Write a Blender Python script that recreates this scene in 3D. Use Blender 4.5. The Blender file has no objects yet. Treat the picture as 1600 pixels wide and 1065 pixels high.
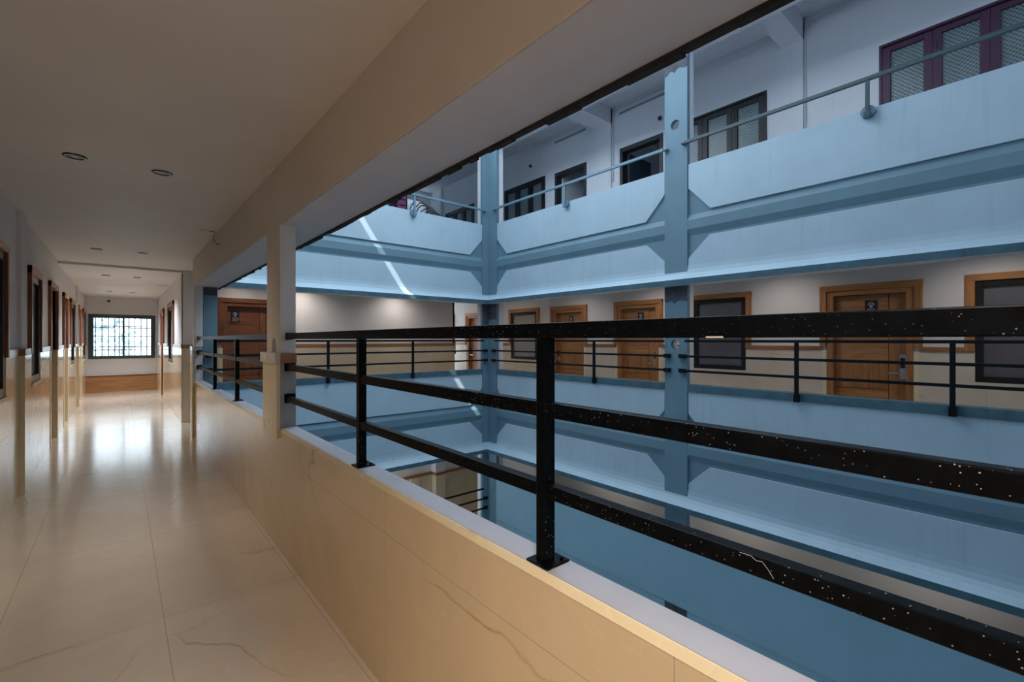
import bpy, bmesh, math, random
from math import pi, sin, cos, radians
from mathutils import Vector, Matrix
random.seed(7)
scene = bpy.context.scene
COL = scene.collection

# ------------------------------------------------------------------ camera
cam_d = bpy.data.cameras.new('camera')
cam = bpy.data.objects.new('camera', cam_d); COL.objects.link(cam)
cam.location = (0, 0, 1.5)
cam.rotation_euler = (radians(90), 0, radians(-40.5))
cam_d.sensor_width = 36.0
cam_d.lens = 717.0 / 1600 * 36
cam_d.shift_y = -2.0 / 1600
cam_d.clip_start = 0.02
scene.camera = cam

# ------------------------------------------------------------------ world, sun, exposure
vs = scene.view_settings
vs.view_transform = 'Standard'; vs.look = 'None'; vs.gamma = 1.0; vs.use_curve_mapping = False
vs.exposure = 0.15
world = bpy.data.worlds.new('sky'); scene.world = world
world.use_nodes = True
wn = world.node_tree; wn.nodes.clear()
w_out = wn.nodes.new('ShaderNodeOutputWorld'); w_bg = wn.nodes.new('ShaderNodeBackground')
w_tc = wn.nodes.new('ShaderNodeTexCoord'); w_sep = wn.nodes.new('ShaderNodeSeparateXYZ')
w_rmp = wn.nodes.new('ShaderNodeMapRange')                      # hazy bright horizon, deeper zenith
w_rmp.inputs['From Min'].default_value = 0.12; w_rmp.inputs['From Max'].default_value = 0.5
w_rmp.inputs['To Min'].default_value = 4.2; w_rmp.inputs['To Max'].default_value = 4.0
wn.links.new(w_tc.outputs['Generated'], w_sep.inputs[0])
wn.links.new(w_sep.outputs[2], w_rmp.inputs['Value'])
wn.links.new(w_rmp.outputs[0], w_bg.inputs['Strength'])
w_bg.inputs['Color'].default_value = (0.74, 0.88, 1.0, 1)
wn.links.new(w_bg.outputs[0], w_out.inputs[0])

SUN_DIR = Vector((0.68, 0.30, -1.0)).normalized()
sun_d = bpy.data.lights.new('sun', 'SUN'); sun_d.energy = 9.0; sun_d.angle = radians(0.12)
sun_d.color = (1.0, 0.93, 0.86)
sun = bpy.data.objects.new('sun', sun_d); COL.objects.link(sun)
sun.rotation_euler = SUN_DIR.to_track_quat('-Z', 'Y').to_euler()
sun.location = (-6, 0, 20)

scene.cycles.use_denoising = True
scene.cycles.max_bounces = 10
scene.cycles.diffuse_bounces = 6
scene.cycles.glossy_bounces = 4
scene.cycles.sample_clamp_indirect = 6.0
scene.cycles.caustics_reflective = False
scene.cycles.caustics_refractive = False

SPOT_W = 60.0
WARM = (1.0, 0.84, 0.69)
NEUTRAL = (0.82, 0.90, 1.0)
SOFT = (1.0, 0.89, 0.80)
AMBER = (1.0, 0.72, 0.42)

# ------------------------------------------------------------------ materials
def new_mat(name):
    m = bpy.data.materials.new(name); m.use_nodes = True
    nt = m.node_tree
    b = nt.nodes['Principled BSDF']
    return m, nt, b

def N(nt, t, **kw):
    n = nt.nodes.new(t)
    for k, v in kw.items():
        setattr(n, k, v)
    return n

def math_n(nt, op, a, b=None, c=None):
    n = nt.nodes.new('ShaderNodeMath'); n.operation = op
    for i, v in enumerate((a, b, c)):
        if v is None: continue
        if isinstance(v, (int, float)): n.inputs[i].default_value = v
        else: nt.links.new(v, n.inputs[i])
    return n.outputs[0]

def mix_c(nt, fac, a, b):
    n = nt.nodes.new('ShaderNodeMix'); n.data_type = 'RGBA'
    for s, v in ((n.inputs[0], fac), (n.inputs[6], a), (n.inputs[7], b)):
        if isinstance(v, (int, float)): s.default_value = v
        elif isinstance(v, tuple): s.default_value = (*v, 1) if len(v) == 3 else v
        else: nt.links.new(v, s)
    return n.outputs[2]

def ramp(nt, src, stops):
    r = nt.nodes.new('ShaderNodeValToRGB')
    while len(r.color_ramp.elements) < len(stops): r.color_ramp.elements.new(0.5)
    for e, (p, c) in zip(r.color_ramp.elements, stops):
        e.position = p; e.color = (*c, 1) if len(c) == 3 else c
    nt.links.new(src, r.inputs[0])
    return r.outputs[0]

def noise(nt, vec, scale, detail=3, rough=0.5, dist=0.0):
    n = nt.nodes.new('ShaderNodeTexNoise')
    n.inputs['Scale'].default_value = scale; n.inputs['Detail'].default_value = detail
    n.inputs['Roughness'].default_value = rough; n.inputs['Distortion'].default_value = dist
    if vec is not None: nt.links.new(vec, n.inputs['Vector'])
    return n.outputs[0]

def coords(nt, scale=(1, 1, 1), rot=(0, 0, 0), loc=(0, 0, 0)):
    t = nt.nodes.new('ShaderNodeTexCoord'); m = nt.nodes.new('ShaderNodeMapping')
    m.inputs['Scale'].default_value = scale; m.inputs['Rotation'].default_value = rot
    m.inputs['Location'].default_value = loc
    nt.links.new(t.outputs['Object'], m.inputs['Vector'])
    return m.outputs[0]

def bump(nt, b, h, strength=0.1, dist=0.01):
    n = nt.nodes.new('ShaderNodeBump'); n.inputs['Strength'].default_value = strength
    n.inputs['Distance'].default_value = dist
    nt.links.new(h, n.inputs['Height']); nt.links.new(n.outputs[0], b.inputs['Normal'])

def paint(name, col, rough=0.6, mott=0.08, scale=2.5, streak=0.0, bump_s=0.05, spots=None):
    m, nt, b = new_mat(name)
    v = coords(nt)
    n1 = noise(nt, v, scale, 5, 0.6)
    lo = tuple(c * (1 - mott) for c in col); hi = tuple(min(1, c * (1 + mott)) for c in col)
    c = ramp(nt, n1, [(0.3, lo), (0.7, hi)])
    if streak:
        v2 = coords(nt, (9, 9, 0.6))
        s = noise(nt, v2, 1.5, 4, 0.6)
        f = ramp(nt, s, [(0.56, (0, 0, 0)), (0.78, (1, 1, 1))])
        c = mix_c(nt, math_n(nt, 'MULTIPLY', f, streak), c, tuple(x * 0.55 for x in col))
    nt.links.new(c, b.inputs['Base Color'])
    b.inputs['Roughness'].default_value = rough
    bump(nt, b, noise(nt, v, 90, 3), bump_s, 0.004)
    return m

def grid_line(nt, src, off, size, w):
    f = math_n(nt, 'FRACT', math_n(nt, 'DIVIDE', math_n(nt, 'SUBTRACT', src, off), size))
    d = math_n(nt, 'ABSOLUTE', math_n(nt, 'SUBTRACT', f, 0.5))      # .5 at the joint
    return math_n(nt, 'GREATER_THAN', d, 0.5 - w / size / 2)

def marble(name, base, vein, rough, joints, coat=0.0, joint_col=(0.30, 0.25, 0.19), spec=0.5, vein_amt=0.8):
    m, nt, b = new_mat(name)
    v = coords(nt, (1.0, 1.0, 1.0), (0.3, 0.2, 0.5))
    cloud = noise(nt, v, 1.3, 5, 0.6, 0.6)
    c = ramp(nt, cloud, [(0.3, tuple(x * 0.9 for x in base)), (0.7, tuple(min(1, x * 1.06) for x in base))])
    base_v = coords(nt, (0.95, 0.62, 1.25), (0.25, 0.15, 0.75))
    nz = nt.nodes.new('ShaderNodeTexNoise'); nz.inputs['Scale'].default_value = 2.2; nz.inputs['Detail'].default_value = 5
    nt.links.new(base_v, nz.inputs['Vector'])
    vm = nt.nodes.new('ShaderNodeVectorMath'); vm.operation = 'MULTIPLY_ADD'
    vm.inputs[1].default_value = (0.34, 0.34, 0.34); nt.links.new(nz.outputs['Color'], vm.inputs[0]); nt.links.new(base_v, vm.inputs[2])
    vr = nt.nodes.new('ShaderNodeTexVoronoi'); vr.feature = 'DISTANCE_TO_EDGE'; vr.inputs['Scale'].default_value = 1.15
    nt.links.new(vm.outputs[0], vr.inputs['Vector'])
    line = ramp(nt, vr.outputs['Distance'], [(0.0, (1, 1, 1)), (0.004, (0.35, 0.35, 0.35)), (0.012, (0, 0, 0))])
    gate = ramp(nt, noise(nt, v, 1.1, 2), [(0.50, (0, 0, 0)), (0.66, (1, 1, 1))])
    c = mix_c(nt, math_n(nt, 'MULTIPLY', math_n(nt, 'MULTIPLY', line, gate), vein_amt), c, vein)
    n2 = noise(nt, coords(nt, (1.1, 0.9, 1.1), (0.1, 0.9, 0.3)), 2.1, 5, 0.5, 0.8)
    a2 = math_n(nt, 'ABSOLUTE', math_n(nt, 'SUBTRACT', n2, 0.5))
    line2 = ramp(nt, a2, [(0.0, (1, 1, 1)), (0.01, (0, 0, 0))])
    c = mix_c(nt, math_n(nt, 'MULTIPLY', line2, 0.22), c, tuple(min(1, x * 1.2) for x in base))
    sep = nt.nodes.new('ShaderNodeSeparateXYZ')
    nt.links.new(coords(nt), sep.inputs[0])
    jm = None
    for ax, off, size, w in joints:
        g = grid_line(nt, sep.outputs['XYZ'.index(ax)], off, size, w)
        jm = g if jm is None else math_n(nt, 'MAXIMUM', jm, g)
    if jm is not None:
        c = mix_c(nt, math_n(nt, 'MULTIPLY', jm, 0.6), c, joint_col)
        bump(nt, b, math_n(nt, 'SUBTRACT', 1.0, jm), 0.25, 0.002)
    nt.links.new(c, b.inputs['Base Color'])
    rr = ramp(nt, noise(nt, v, 6, 4), [(0.3, (rough * 0.85,) * 3), (0.7, (rough * 1.25,) * 3)])
    nt.links.new(rr, b.inputs['Roughness'])
    b.inputs['Specular IOR Level'].default_value = spec
    b.inputs['Coat Weight'].default_value = coat; b.inputs['Coat Roughness'].default_value = rough * 0.7
    return m

def wood(name, dark, light, axis='Z', rough=0.35, scale=1.0):
    m, nt, b = new_mat(name)
    k = {'X': (0.7, 9, 9), 'Y': (9, 0.7, 9), 'Z': (9, 9, 0.7)}[axis]
    v = coords(nt, tuple(x * scale for x in k))
    n1 = noise(nt, v, 1.6, 6, 0.62, 1.2)
    n2 = noise(nt, v, 9.0, 4, 0.7, 0.4)
    f = math_n(nt, 'ADD', math_n(nt, 'MULTIPLY', n1, 0.72), math_n(nt, 'MULTIPLY', n2, 0.28))
    mid = tuple((a + c) / 2 for a, c in zip(dark, light))
    c = ramp(nt, f, [(0.34, dark), (0.5, mid), (0.66, light)])
    nt.links.new(c, b.inputs['Base Color'])
    b.inputs['Roughness'].default_value = rough
    bump(nt, b, f, 0.06, 0.004)
    return m

def plain(name, col, rough=0.5, metal=0.0, spec=0.5):
    m, nt, b = new_mat(name)
    v = coords(nt)
    c = ramp(nt, noise(nt, v, 14, 3), [(0.3, tuple(x * 0.9 for x in col)), (0.7, tuple(min(1, x * 1.08) for x in col))])
    nt.links.new(c, b.inputs['Base Color'])
    b.inputs['Roughness'].default_value = rough; b.inputs['Metallic'].default_value = metal
    b.inputs['Specular IOR Level'].default_value = spec
    return m

def speckled_black(name, col, rough=0.32, amount=1.0):
    """black enamel with fine droplets of light paint and dust on it"""
    m, nt, b = new_mat(name)
    v = coords(nt)
    base = ramp(nt, noise(nt, v, 30, 4), [(0.35, tuple(x * 0.7 for x in col)), (0.7, tuple(x * 1.5 for x in col))])
    vo = nt.nodes.new('ShaderNodeTexVoronoi'); vo.inputs['Scale'].default_value = 105
    nt.links.new(v, vo.inputs['Vector'])
    dot = math_n(nt, 'LESS_THAN', vo.outputs['Distance'], 0.13)
    sepc = nt.nodes.new('ShaderNodeSeparateColor'); nt.links.new(vo.outputs['Color'], sepc.inputs[0])
    few = math_n(nt, 'GREATER_THAN', sepc.outputs[0], 0.45)
    patch = ramp(nt, noise(nt, v, 3.0, 3), [(0.36, (0.1, 0.1, 0.1)), (0.58, (1, 1, 1))])
    f = math_n(nt, 'MULTIPLY', math_n(nt, 'MULTIPLY', dot, few), math_n(nt, 'MULTIPLY', patch, amount))
    c = mix_c(nt, f, base, (0.42, 0.44, 0.46))
    nt.links.new(c, b.inputs['Base Color'])
    b.inputs['Roughness'].default_value = rough
    b.inputs['Specular IOR Level'].default_value = 0.06
    return m

def glassy(name, col, rough=0.15, spec=0.5):
    m, nt, b = new_mat(name)
    v = coords(nt)
    c = ramp(nt, noise(nt, v, 1.2, 3), [(0.3, tuple(x * 0.85 for x in col)), (0.7, tuple(x * 1.15 for x in col))])
    nt.links.new(c, b.inputs['Base Color'])
    b.inputs['Roughness'].default_value = rough; b.inputs['Specular IOR Level'].default_value = spec
    return m

def patterned_glass(name, col, axis='Y'):
    """obscured glass pressed with a small square pattern"""
    m, nt, b = new_mat(name)
    sep = nt.nodes.new('ShaderNodeSeparateXYZ'); nt.links.new(coords(nt), sep.inputs[0])
    a = math_n(nt, 'SINE', math_n(nt, 'MULTIPLY', sep.outputs['XYZ'.index(axis)], 2 * pi / 0.052))
    z = math_n(nt, 'SINE', math_n(nt, 'MULTIPLY', sep.outputs[2], 2 * pi / 0.052))
    p = math_n(nt, 'MULTIPLY', a, z)
    f = math_n(nt, 'ADD', math_n(nt, 'MULTIPLY', p, 0.5), 0.5)
    n1 = noise(nt, coords(nt), 3, 4)
    f2 = math_n(nt, 'MULTIPLY', f, math_n(nt, 'ADD', n1, 0.3))
    c = ramp(nt, f2, [(0.15, tuple(x * 0.45 for x in col)), (0.6, tuple(x * 1.25 for x in col))])
    nt.links.new(c, b.inputs['Base Color'])
    b.inputs['Roughness'].default_value = 0.25
    bump(nt, b, f, 0.4, 0.004)
    return m

M = {}
M['cream_paint'] = paint('cream wall paint', (0.66, 0.60, 0.53), 0.55, 0.03, 1.2)
M['ceiling'] = paint('white ceiling paint', (0.66, 0.63, 0.61), 0.6, 0.04, 1.5)
M['white'] = paint('white wall paint', (0.70, 0.69, 0.70), 0.6, 0.03, 1.2)
M['upper_white'] = paint('upper storey white paint', (0.74, 0.76, 0.81), 0.65, 0.04, 1.0, 0.12)
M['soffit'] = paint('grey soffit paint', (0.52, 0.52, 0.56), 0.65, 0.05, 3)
M['panel'] = paint('pale blue facade paint', (0.43, 0.57, 0.67), 0.6, 0.05, 1.6, 0.22)
M['frame'] = paint('blue grey facade paint', (0.145, 0.255, 0.325), 0.6, 0.07, 2.0, 0.2)
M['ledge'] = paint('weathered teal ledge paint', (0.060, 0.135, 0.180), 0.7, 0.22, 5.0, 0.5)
M['bare'] = paint('unpainted stained concrete and shade', (0.075, 0.075, 0.095), 0.8, 0.35, 6.0)  # also colours the painted shadow band on one column top
M['grey_cement'] = paint('grey cement', (0.33, 0.33, 0.35), 0.75, 0.15, 7.0, 0.1, 0.2)
M['sill'] = paint('grey lilac sill render', (0.34, 0.35, 0.41), 0.6, 0.08, 4.0)
M['dark_gap'] = paint('dark ragged mortar', (0.02, 0.018, 0.02), 0.9, 0.5, 20)
M['floor'] = marble('cream marble floor', (0.68, 0.595, 0.485), (0.33, 0.22, 0.09), 0.17,
                    [('X', -0.48, 0.66, 0.004), ('Y', 5.83, 1.36, 0.004)], spec=0.8, vein_amt=0.7, coat=0.5)
M['tile'] = marble('cream marble wall tile', (0.68, 0.55, 0.37), (0.36, 0.23, 0.08), 0.17,
                   [('Y', 5.9, 1.35, 0.003), ('Z', 0.67, 0.67, 0.003)], spec=0.5, coat=0.4)
M['tile_far'] = marble('pink cream marble wall tile', (0.66, 0.58, 0.49), (0.36, 0.25, 0.12), 0.2,
                   [('Y', 5.9, 1.35, 0.003), ('Z', 0.67, 0.67, 0.003)], spec=0.5)
M['tile_x'] = marble('cream marble wall tile across', (0.66, 0.56, 0.42), (0.36, 0.23, 0.08), 0.2,
                     [('X', 0.2, 1.35, 0.003), ('Z', 0.67, 0.67, 0.003)], spec=0.5)
M['tile_edge'] = marble('cut marble edge', (0.74, 0.64, 0.43), (0.45, 0.3, 0.1), 0.3, [])
M['wood_y'] = wood('oak veneer along', (0.25, 0.10, 0.035), (0.50, 0.25, 0.10), 'Y')
M['wood_x'] = wood('oak veneer across', (0.25, 0.10, 0.035), (0.50, 0.25, 0.10), 'X')
M['wood_z'] = wood('oak veneer upright', (0.23, 0.09, 0.03), (0.48, 0.23, 0.09), 'Z')
M['wood_red_z'] = wood('red brown veneer upright', (0.13, 0.045, 0.018), (0.27, 0.10, 0.04), 'Z')
M['wood_red_x'] = wood('red brown veneer across', (0.13, 0.045, 0.018), (0.27, 0.10, 0.04), 'X')
M['trim_y'] = wood('stained trim along', (0.22, 0.09, 0.035), (0.40, 0.18, 0.08), 'Y', 0.22)
M['trim_x'] = wood('stained trim across', (0.22, 0.09, 0.035), (0.40, 0.18, 0.08), 'X', 0.3)
M['trim_stone'] = marble('pale stone trim', (0.60, 0.54, 0.48), (0.4, 0.3, 0.15), 0.2, [])
M['groove'] = plain('dark joint', (0.03, 0.015, 0.008), 0.8)
M['black'] = speckled_black('speckled black enamel', (0.0025, 0.0035, 0.005), 0.32)
M['black_far'] = plain('teal black enamel', (0.005, 0.009, 0.013), 0.45, 0.0, 0.15)
M['blue_rail'] = plain('blue painted steel', (0.15, 0.26, 0.34), 0.35)
M['dark_rail'] = plain('dark teal painted steel', (0.03, 0.07, 0.09), 0.35)
M['alu_black'] = plain('black aluminium', (0.008, 0.008, 0.010), 0.3)
M['frost'] = glassy('dark frosted glass', (0.12, 0.125, 0.145), 0.22)
M['frost_pale'] = glassy('pale frosted glass', (0.30, 0.30, 0.31), 0.25)
M['frost_side'] = glassy('pale satin glass', (0.34, 0.35, 0.37), 0.14, 0.6)
M['chrome'] = plain('brushed steel', (0.62, 0.62, 0.64), 0.25, 1.0)
M['plaque'] = plain('black plaque', (0.008, 0.009, 0.012), 0.3)
M['emblem'] = plain('pale grey print', (0.35, 0.38, 0.42), 0.5)
M['number'] = plain('copper print', (0.75, 0.42, 0.25), 0.4)
M['purple'] = paint('purple window paint', (0.060, 0.012, 0.050), 0.45, 0.12, 8)
M['dark_purple'] = paint('dark purple window paint', (0.008, 0.009, 0.014), 0.45, 0.3, 5)
M['dark_frame'] = plain('black door paint', (0.016, 0.020, 0.026), 0.45)
M['dark_door'] = plain('dark blue door paint', (0.03, 0.055, 0.075), 0.5)
M['pat_glass'] = patterned_glass('pressed pattern glass', (0.17, 0.23, 0.25))
M['pvc'] = plain('white plastic conduit', (0.62, 0.64, 0.68), 0.4)
M['dark_teal'] = paint('dark teal window frame', (0.05, 0.09, 0.10), 0.4, 0.1, 4)
M['grille'] = plain('grey steel bars', (0.10, 0.14, 0.17), 0.4)
M['bezel'] = plain('blackened steel bezel', (0.02, 0.022, 0.025), 0.25, 0.6)
M['lens'] = plain('dark lamp lens', (0.05, 0.05, 0.055), 0.1)
M['board'] = paint('blue painted boarding', (0.30, 0.50, 0.61), 0.55, 0.05, 1.2, 0.1)
M['wire_red'] = plain('brown wire', (0.30, 0.08, 0.03), 0.5)
M['wire_black'] = plain('black wire', (0.01, 0.01, 0.012), 0.5)
M['foliage'] = paint('tree leaves', (0.36, 0.50, 0.52), 0.6, 0.4, 9)
M['bark'] = paint('bark', (0.16, 0.12, 0.09), 0.9, 0.3, 12)
M['road'] = paint('pale concrete yard', (0.60, 0.60, 0.58), 0.9, 0.08, 0.3)
M['roof_blue'] = plain('blue sheet roof', (0.10, 0.30, 0.45), 0.4)
M['house'] = paint('white house wall', (0.75, 0.76, 0.76), 0.7, 0.03)
M['concrete'] = paint('roof concrete', (0.35, 0.35, 0.36), 0.85, 0.15, 2)
M['junk_purple'] = plain('purple plastic', (0.10, 0.015, 0.07), 0.5)
M['steel'] = plain('old steel rod', (0.10, 0.11, 0.13), 0.45, 0.5)
M['arch_grey'] = plain('grey arch tone', (0.30, 0.30, 0.33), 0.7)

# ------------------------------------------------------------------ mesh helpers
class MB:
    """collects shapes; fn maps local (u, n, z) to the place"""
    def __init__(self, fn=None):
        self.v = []; self.f = []; self.mi = []; self.fn = fn or (lambda a, b, c: (a, b, c))
    def _add(self, vs, fs, mi=0):
        o = len(self.v)
        self.v += [self.fn(*p) for p in vs]
        for f in fs:
            self.f.append([i + o for i in f]); self.mi.append(mi)
        return self
    def box(self, a0, a1, b0, b1, c0, c1, mi=0):
        a0, a1 = min(a0, a1), max(a0, a1); b0, b1 = min(b0, b1), max(b0, b1); c0, c1 = min(c0, c1), max(c0, c1)
        vs = [(a, b, c) for c in (c0, c1) for b in (b0, b1) for a in (a0, a1)]
        return self._add(vs, [(0, 2, 3, 1), (4, 5, 7, 6), (0, 1, 5, 4), (2, 6, 7, 3), (0, 4, 6, 2), (1, 3, 7, 5)], mi)
    def prism(self, prof, axis, t0, t1, mi=0, mis=None):
        """prof: 2D points in the two other axes, extruded along axis 0, 1 or 2"""
        n = len(prof); vs = []
        for t in (t0, t1):
            for p, q in prof:
                vs.append({0: (t, p, q), 1: (p, t, q), 2: (p, q, t)}[axis])
        self._add(vs, [tuple(range(n))[::-1], tuple(range(n, 2 * n))], mi)
        o = len(self.v) - 2 * n
        for i in range(n):
            j = (i + 1) % n
            self.f.append([o + i, o + j, o + n + j, o + n + i]); self.mi.append(mis[i] if mis else mi)
        return self
    def cyl(self, p0, p1, r, seg=12, r2=None, mi=0, caps=True):
        p0 = Vector(self.fn(*p0)); p1 = Vector(self.fn(*p1)); d = (p1 - p0).normalized()
        a = d.orthogonal().normalized(); b = d.cross(a); r2 = r if r2 is None else r2
        o = len(self.v)
        for p, rr in ((p0, r), (p1, r2)):
            for i in range(seg):
                t = 2 * pi * i / seg
                self.v.append(tuple(p + a * cos(t) * rr + b * sin(t) * rr))
        for i in range(seg):
            j = (i + 1) % seg
            self.f.append([o + i, o + j, o + seg + j, o + seg + i]); self.mi.append(mi)
        if caps:
            self.f.append([o + i for i in range(seg)][::-1]); self.mi.append(mi)
            self.f.append([o + seg + i for i in range(seg)]); self.mi.append(mi)
        return self
    def tube(self, pts, r, seg=8, mi=0):
        P = [Vector(self.fn(*p)) for p in pts]; o = len(self.v)
        ref = Vector((0.13, 0.31, 0.94))
        for k, p in enumerate(P):
            d = (P[min(k + 1, len(P) - 1)] - P[max(k - 1, 0)]).normalized()
            a = d.cross(ref).normalized() if abs(d.dot(ref)) < 0.98 else d.orthogonal().normalized()
            b = d.cross(a)
            for i in range(seg):
                t = 2 * pi * i / seg
                self.v.append(tuple(p + a * cos(t) * r + b * sin(t) * r))
        for k in range(len(P) - 1):
            for i in range(seg):
                j = (i + 1) % seg
                self.f.append([o + k * seg + i, o + k * seg + j, o + (k + 1) * seg + j, o + (k + 1) * seg + i]); self.mi.append(mi)
        self.f.append([o + i for i in range(seg)][::-1]); self.mi.append(mi)
        self.f.append([o + (len(P) - 1) * seg + i for i in range(seg)]); self.mi.append(mi)
        return self
    def ring_plate(self, u0, u1, z0, z1, cu, cz, r, n0, n1, seg=28, mi=0):
        """a rectangular slab with a round hole through it"""
        outer = []
        for i in range(seg):
            t = 2 * pi * (i + 0.5) / seg; c, s = cos(t), sin(t)
            k = min(((u1 - cu) / c if c > 1e-6 else (u0 - cu) / c if c < -1e-6 else 9e9),
                    ((z1 - cz) / s if s > 1e-6 else (z0 - cz) / s if s < -1e-6 else 9e9))
            outer.append((cu + k * c, cz + k * s))
        inner = [(cu + r * cos(2 * pi * (i + 0.5) / seg), cz + r * sin(2 * pi * (i + 0.5) / seg)) for i in range(seg)]
        o = len(self.v)
        for n in (n0, n1):
            for L in (outer, inner):
                self.v += [self.fn(u, n, z) for u, z in L]
        O0, I0, O1, I1 = o, o + seg, o + 2 * seg, o + 3 * seg
        for i in range(seg):
            j = (i + 1) % seg
            for q in ([O0 + i, O0 + j, I0 + j, I0 + i], [O1 + i, I1 + i, I1 + j, O1 + j],
                      [I0 + i, I0 + j, I1 + j, I1 + i], [O0 + i, O1 + i, O1 + j, O0 + j]):
                self.f.append(q); self.mi.append(mi)
        cor = [(u0, z0), (u1, z0), (u1, z1), (u0, z1)]
        for cu_, cz_ in cor:      # fill the four corners the radial outline cuts off
            near = sorted(range(seg), key=lambda i: (outer[i][0] - cu_) ** 2 + (outer[i][1] - cz_) ** 2)[:2]
            a, b = near
            c0 = len(self.v); self.v.append(self.fn(cu_, n0, cz_)); self.v.append(self.fn(cu_, n1, cz_))
            self.f.append([O0 + a, O0 + b, c0]); self.mi.append(mi)
            self.f.append([O1 + a, O1 + b, c0 + 1]); self.mi.append(mi)
            for k in (a, b):
                self.f.append([O0 + k, O1 + k, c0 + 1, c0]); self.mi.append(mi)
        return self
    def build(self, name, mats, parent=None, smooth=False, bevel=0.0):
        me = bpy.data.meshes.new(name)
        me.from_pydata([tuple(v) for v in self.v], [], self.f); me.update()
        mats = mats if isinstance(mats, (list, tuple)) else [mats]
        for m in mats: me.materials.append(m)
        me.polygons.foreach_set('material_index', self.mi)
        bm = bmesh.new(); bm.from_mesh(me)
        bmesh.ops.recalc_face_normals(bm, faces=bm.faces[:])
        bm.to_mesh(me); bm.free()
        if smooth:
            me.polygons.foreach_set('use_smooth', [True] * len(me.polygons))
        o = bpy.data.objects.new(name, me); COL.objects.link(o)
        if parent is not None:
            o.parent = parent
            o.matrix_parent_inverse = parent_world(parent).inverted()
        if bevel:
            b = o.modifiers.new('edge', 'BEVEL'); b.width = bevel; b.segments = 2; b.limit_method = 'ANGLE'
        return o

def parent_world(o):
    m = Matrix.LocRotScale(o.location, o.rotation_euler, o.scale)
    if o.parent is not None:
        m = parent_world(o.parent) @ o.matrix_parent_inverse @ m
    return m

def tag(o, label=None, cat=None, group=None, kind=None):
    if label: o['label'] = label
    if cat: o['category'] = cat
    if group: o['group'] = group
    if kind: o['kind'] = kind
    return o

def thing(name, label, cat, loc, group=None, kind=None):
    o = bpy.data.objects.new(name, None); COL.objects.link(o); o.location = loc
    o.empty_display_size = 0.1
    return tag(o, label, cat, group, kind)

def struct(o, label, cat='wall'):
    return tag(o, label, cat, None, 'structure')

# local frames: u along the wall, n out of the wall towards its open side, z up
def on_right(c): return lambda u, n, z: (c - n, u, z)       # wall facing -X
def on_left(c): return lambda u, n, z: (c + n, u, z)        # wall facing +X
def on_back(c): return lambda u, n, z: (u, c - n, z)        # wall facing -Y

def wall_cells(mb, u0, u1, z0, z1, n0, n1, holes, mi=0):
    us = sorted({u0, u1, *[min(max(h[0], u0), u1) for h in holes], *[min(max(h[1], u0), u1) for h in holes]})
    zs = sorted({z0, z1, *[min(max(h[2], z0), z1) for h in holes], *[min(max(h[3], z0), z1) for h in holes]})
    for a, b in zip(us, us[1:]):
        for c, d in zip(zs, zs[1:]):
            if b - a < 1e-5 or d - c < 1e-5: continue
            mu, mz = (a + b) / 2, (c + d) / 2
            if any(h[0] < mu < h[1] and h[2] < mz < h[3] for h in holes): continue
            mb.box(a, b, n0, n1, c, d, mi)
    return mb

# ------------------------------------------------------------------ large structure: our corridor
XA = 0.865          # corridor face of the parapet
XL = -0.755         # plaster of the left wall
CEIL = 2.755
YS = -3.6           # the corridor's end behind the camera
YE = 17.75          # the far end wall

struct(MB().box(-1.2, 0.90, YS, YE + 0.2, -0.25, 0.0).build('floor', M['floor']),
       'polished cream marble corridor floor with fine brown veins', 'floor')
struct(MB().box(0.90, 6.70, 8.6, 10.4, -0.25, 0.0).build('floor_link', M['floor']),
       'marble floor of the gallery behind the far blue parapet', 'floor')
struct(MB().box(-1.2, 1.0, YS, 10.25, CEIL, CEIL + 0.3).build('ceiling', M['ceiling']),
       'white corridor ceiling with two recessed lamps', 'ceiling')
struct(MB().box(-1.2, 1.0, 10.25, YE + 0.2, CEIL - 0.035, CEIL + 0.3).build('ceiling_far', M['ceiling']),
       'slightly lower white ceiling of the far corridor stretch', 'ceiling')

# parapet under the railings
pw = MB()
pw.box(XA + 0.02, 0.977, YS, 8.64, -0.25, 0.862)
pw_o = struct(pw.build('wall_parapet', M['sill']), 'low parapet wall clad in cream marble beside the corridor', 'wall')
ck = MB()
ck.prism([(XA, 0.0), (XA + 0.022, 0.0), (XA + 0.022, 0.867), (XA + 0.014, 0.867), (XA, 0.850)], 1, YS, 8.64)
ck.build('marble_cladding', M['tile'], pw_o)
MB().prism([(XA - 0.001, 0.850), (XA + 0.0135, 0.8685), (XA + 0.018, 0.8685), (XA + 0.004, 0.846)], 1, YS, 8.62).build('chamfered_edge', M['tile_edge'], pw_o)
MB().box(XA + 0.018, 0.977, YS, 8.6, 0.855, 0.870).build('coping', M['sill'], pw_o)

# beam above the opening
beam = MB()
beam.box(XA, 1.20, YS, 8.70, 2.325, 3.1)
beam_o = struct(beam.build('beam', M['cream_paint']), 'deep cream beam running above the long opening', 'beam')
soff = MB()
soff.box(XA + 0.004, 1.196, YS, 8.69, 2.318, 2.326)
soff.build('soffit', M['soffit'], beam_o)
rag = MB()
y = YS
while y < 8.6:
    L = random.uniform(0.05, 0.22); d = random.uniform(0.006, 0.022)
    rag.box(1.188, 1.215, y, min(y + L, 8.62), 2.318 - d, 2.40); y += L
rag.build('ragged_drip_edge', M['dark_gap'], beam_o)

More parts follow.
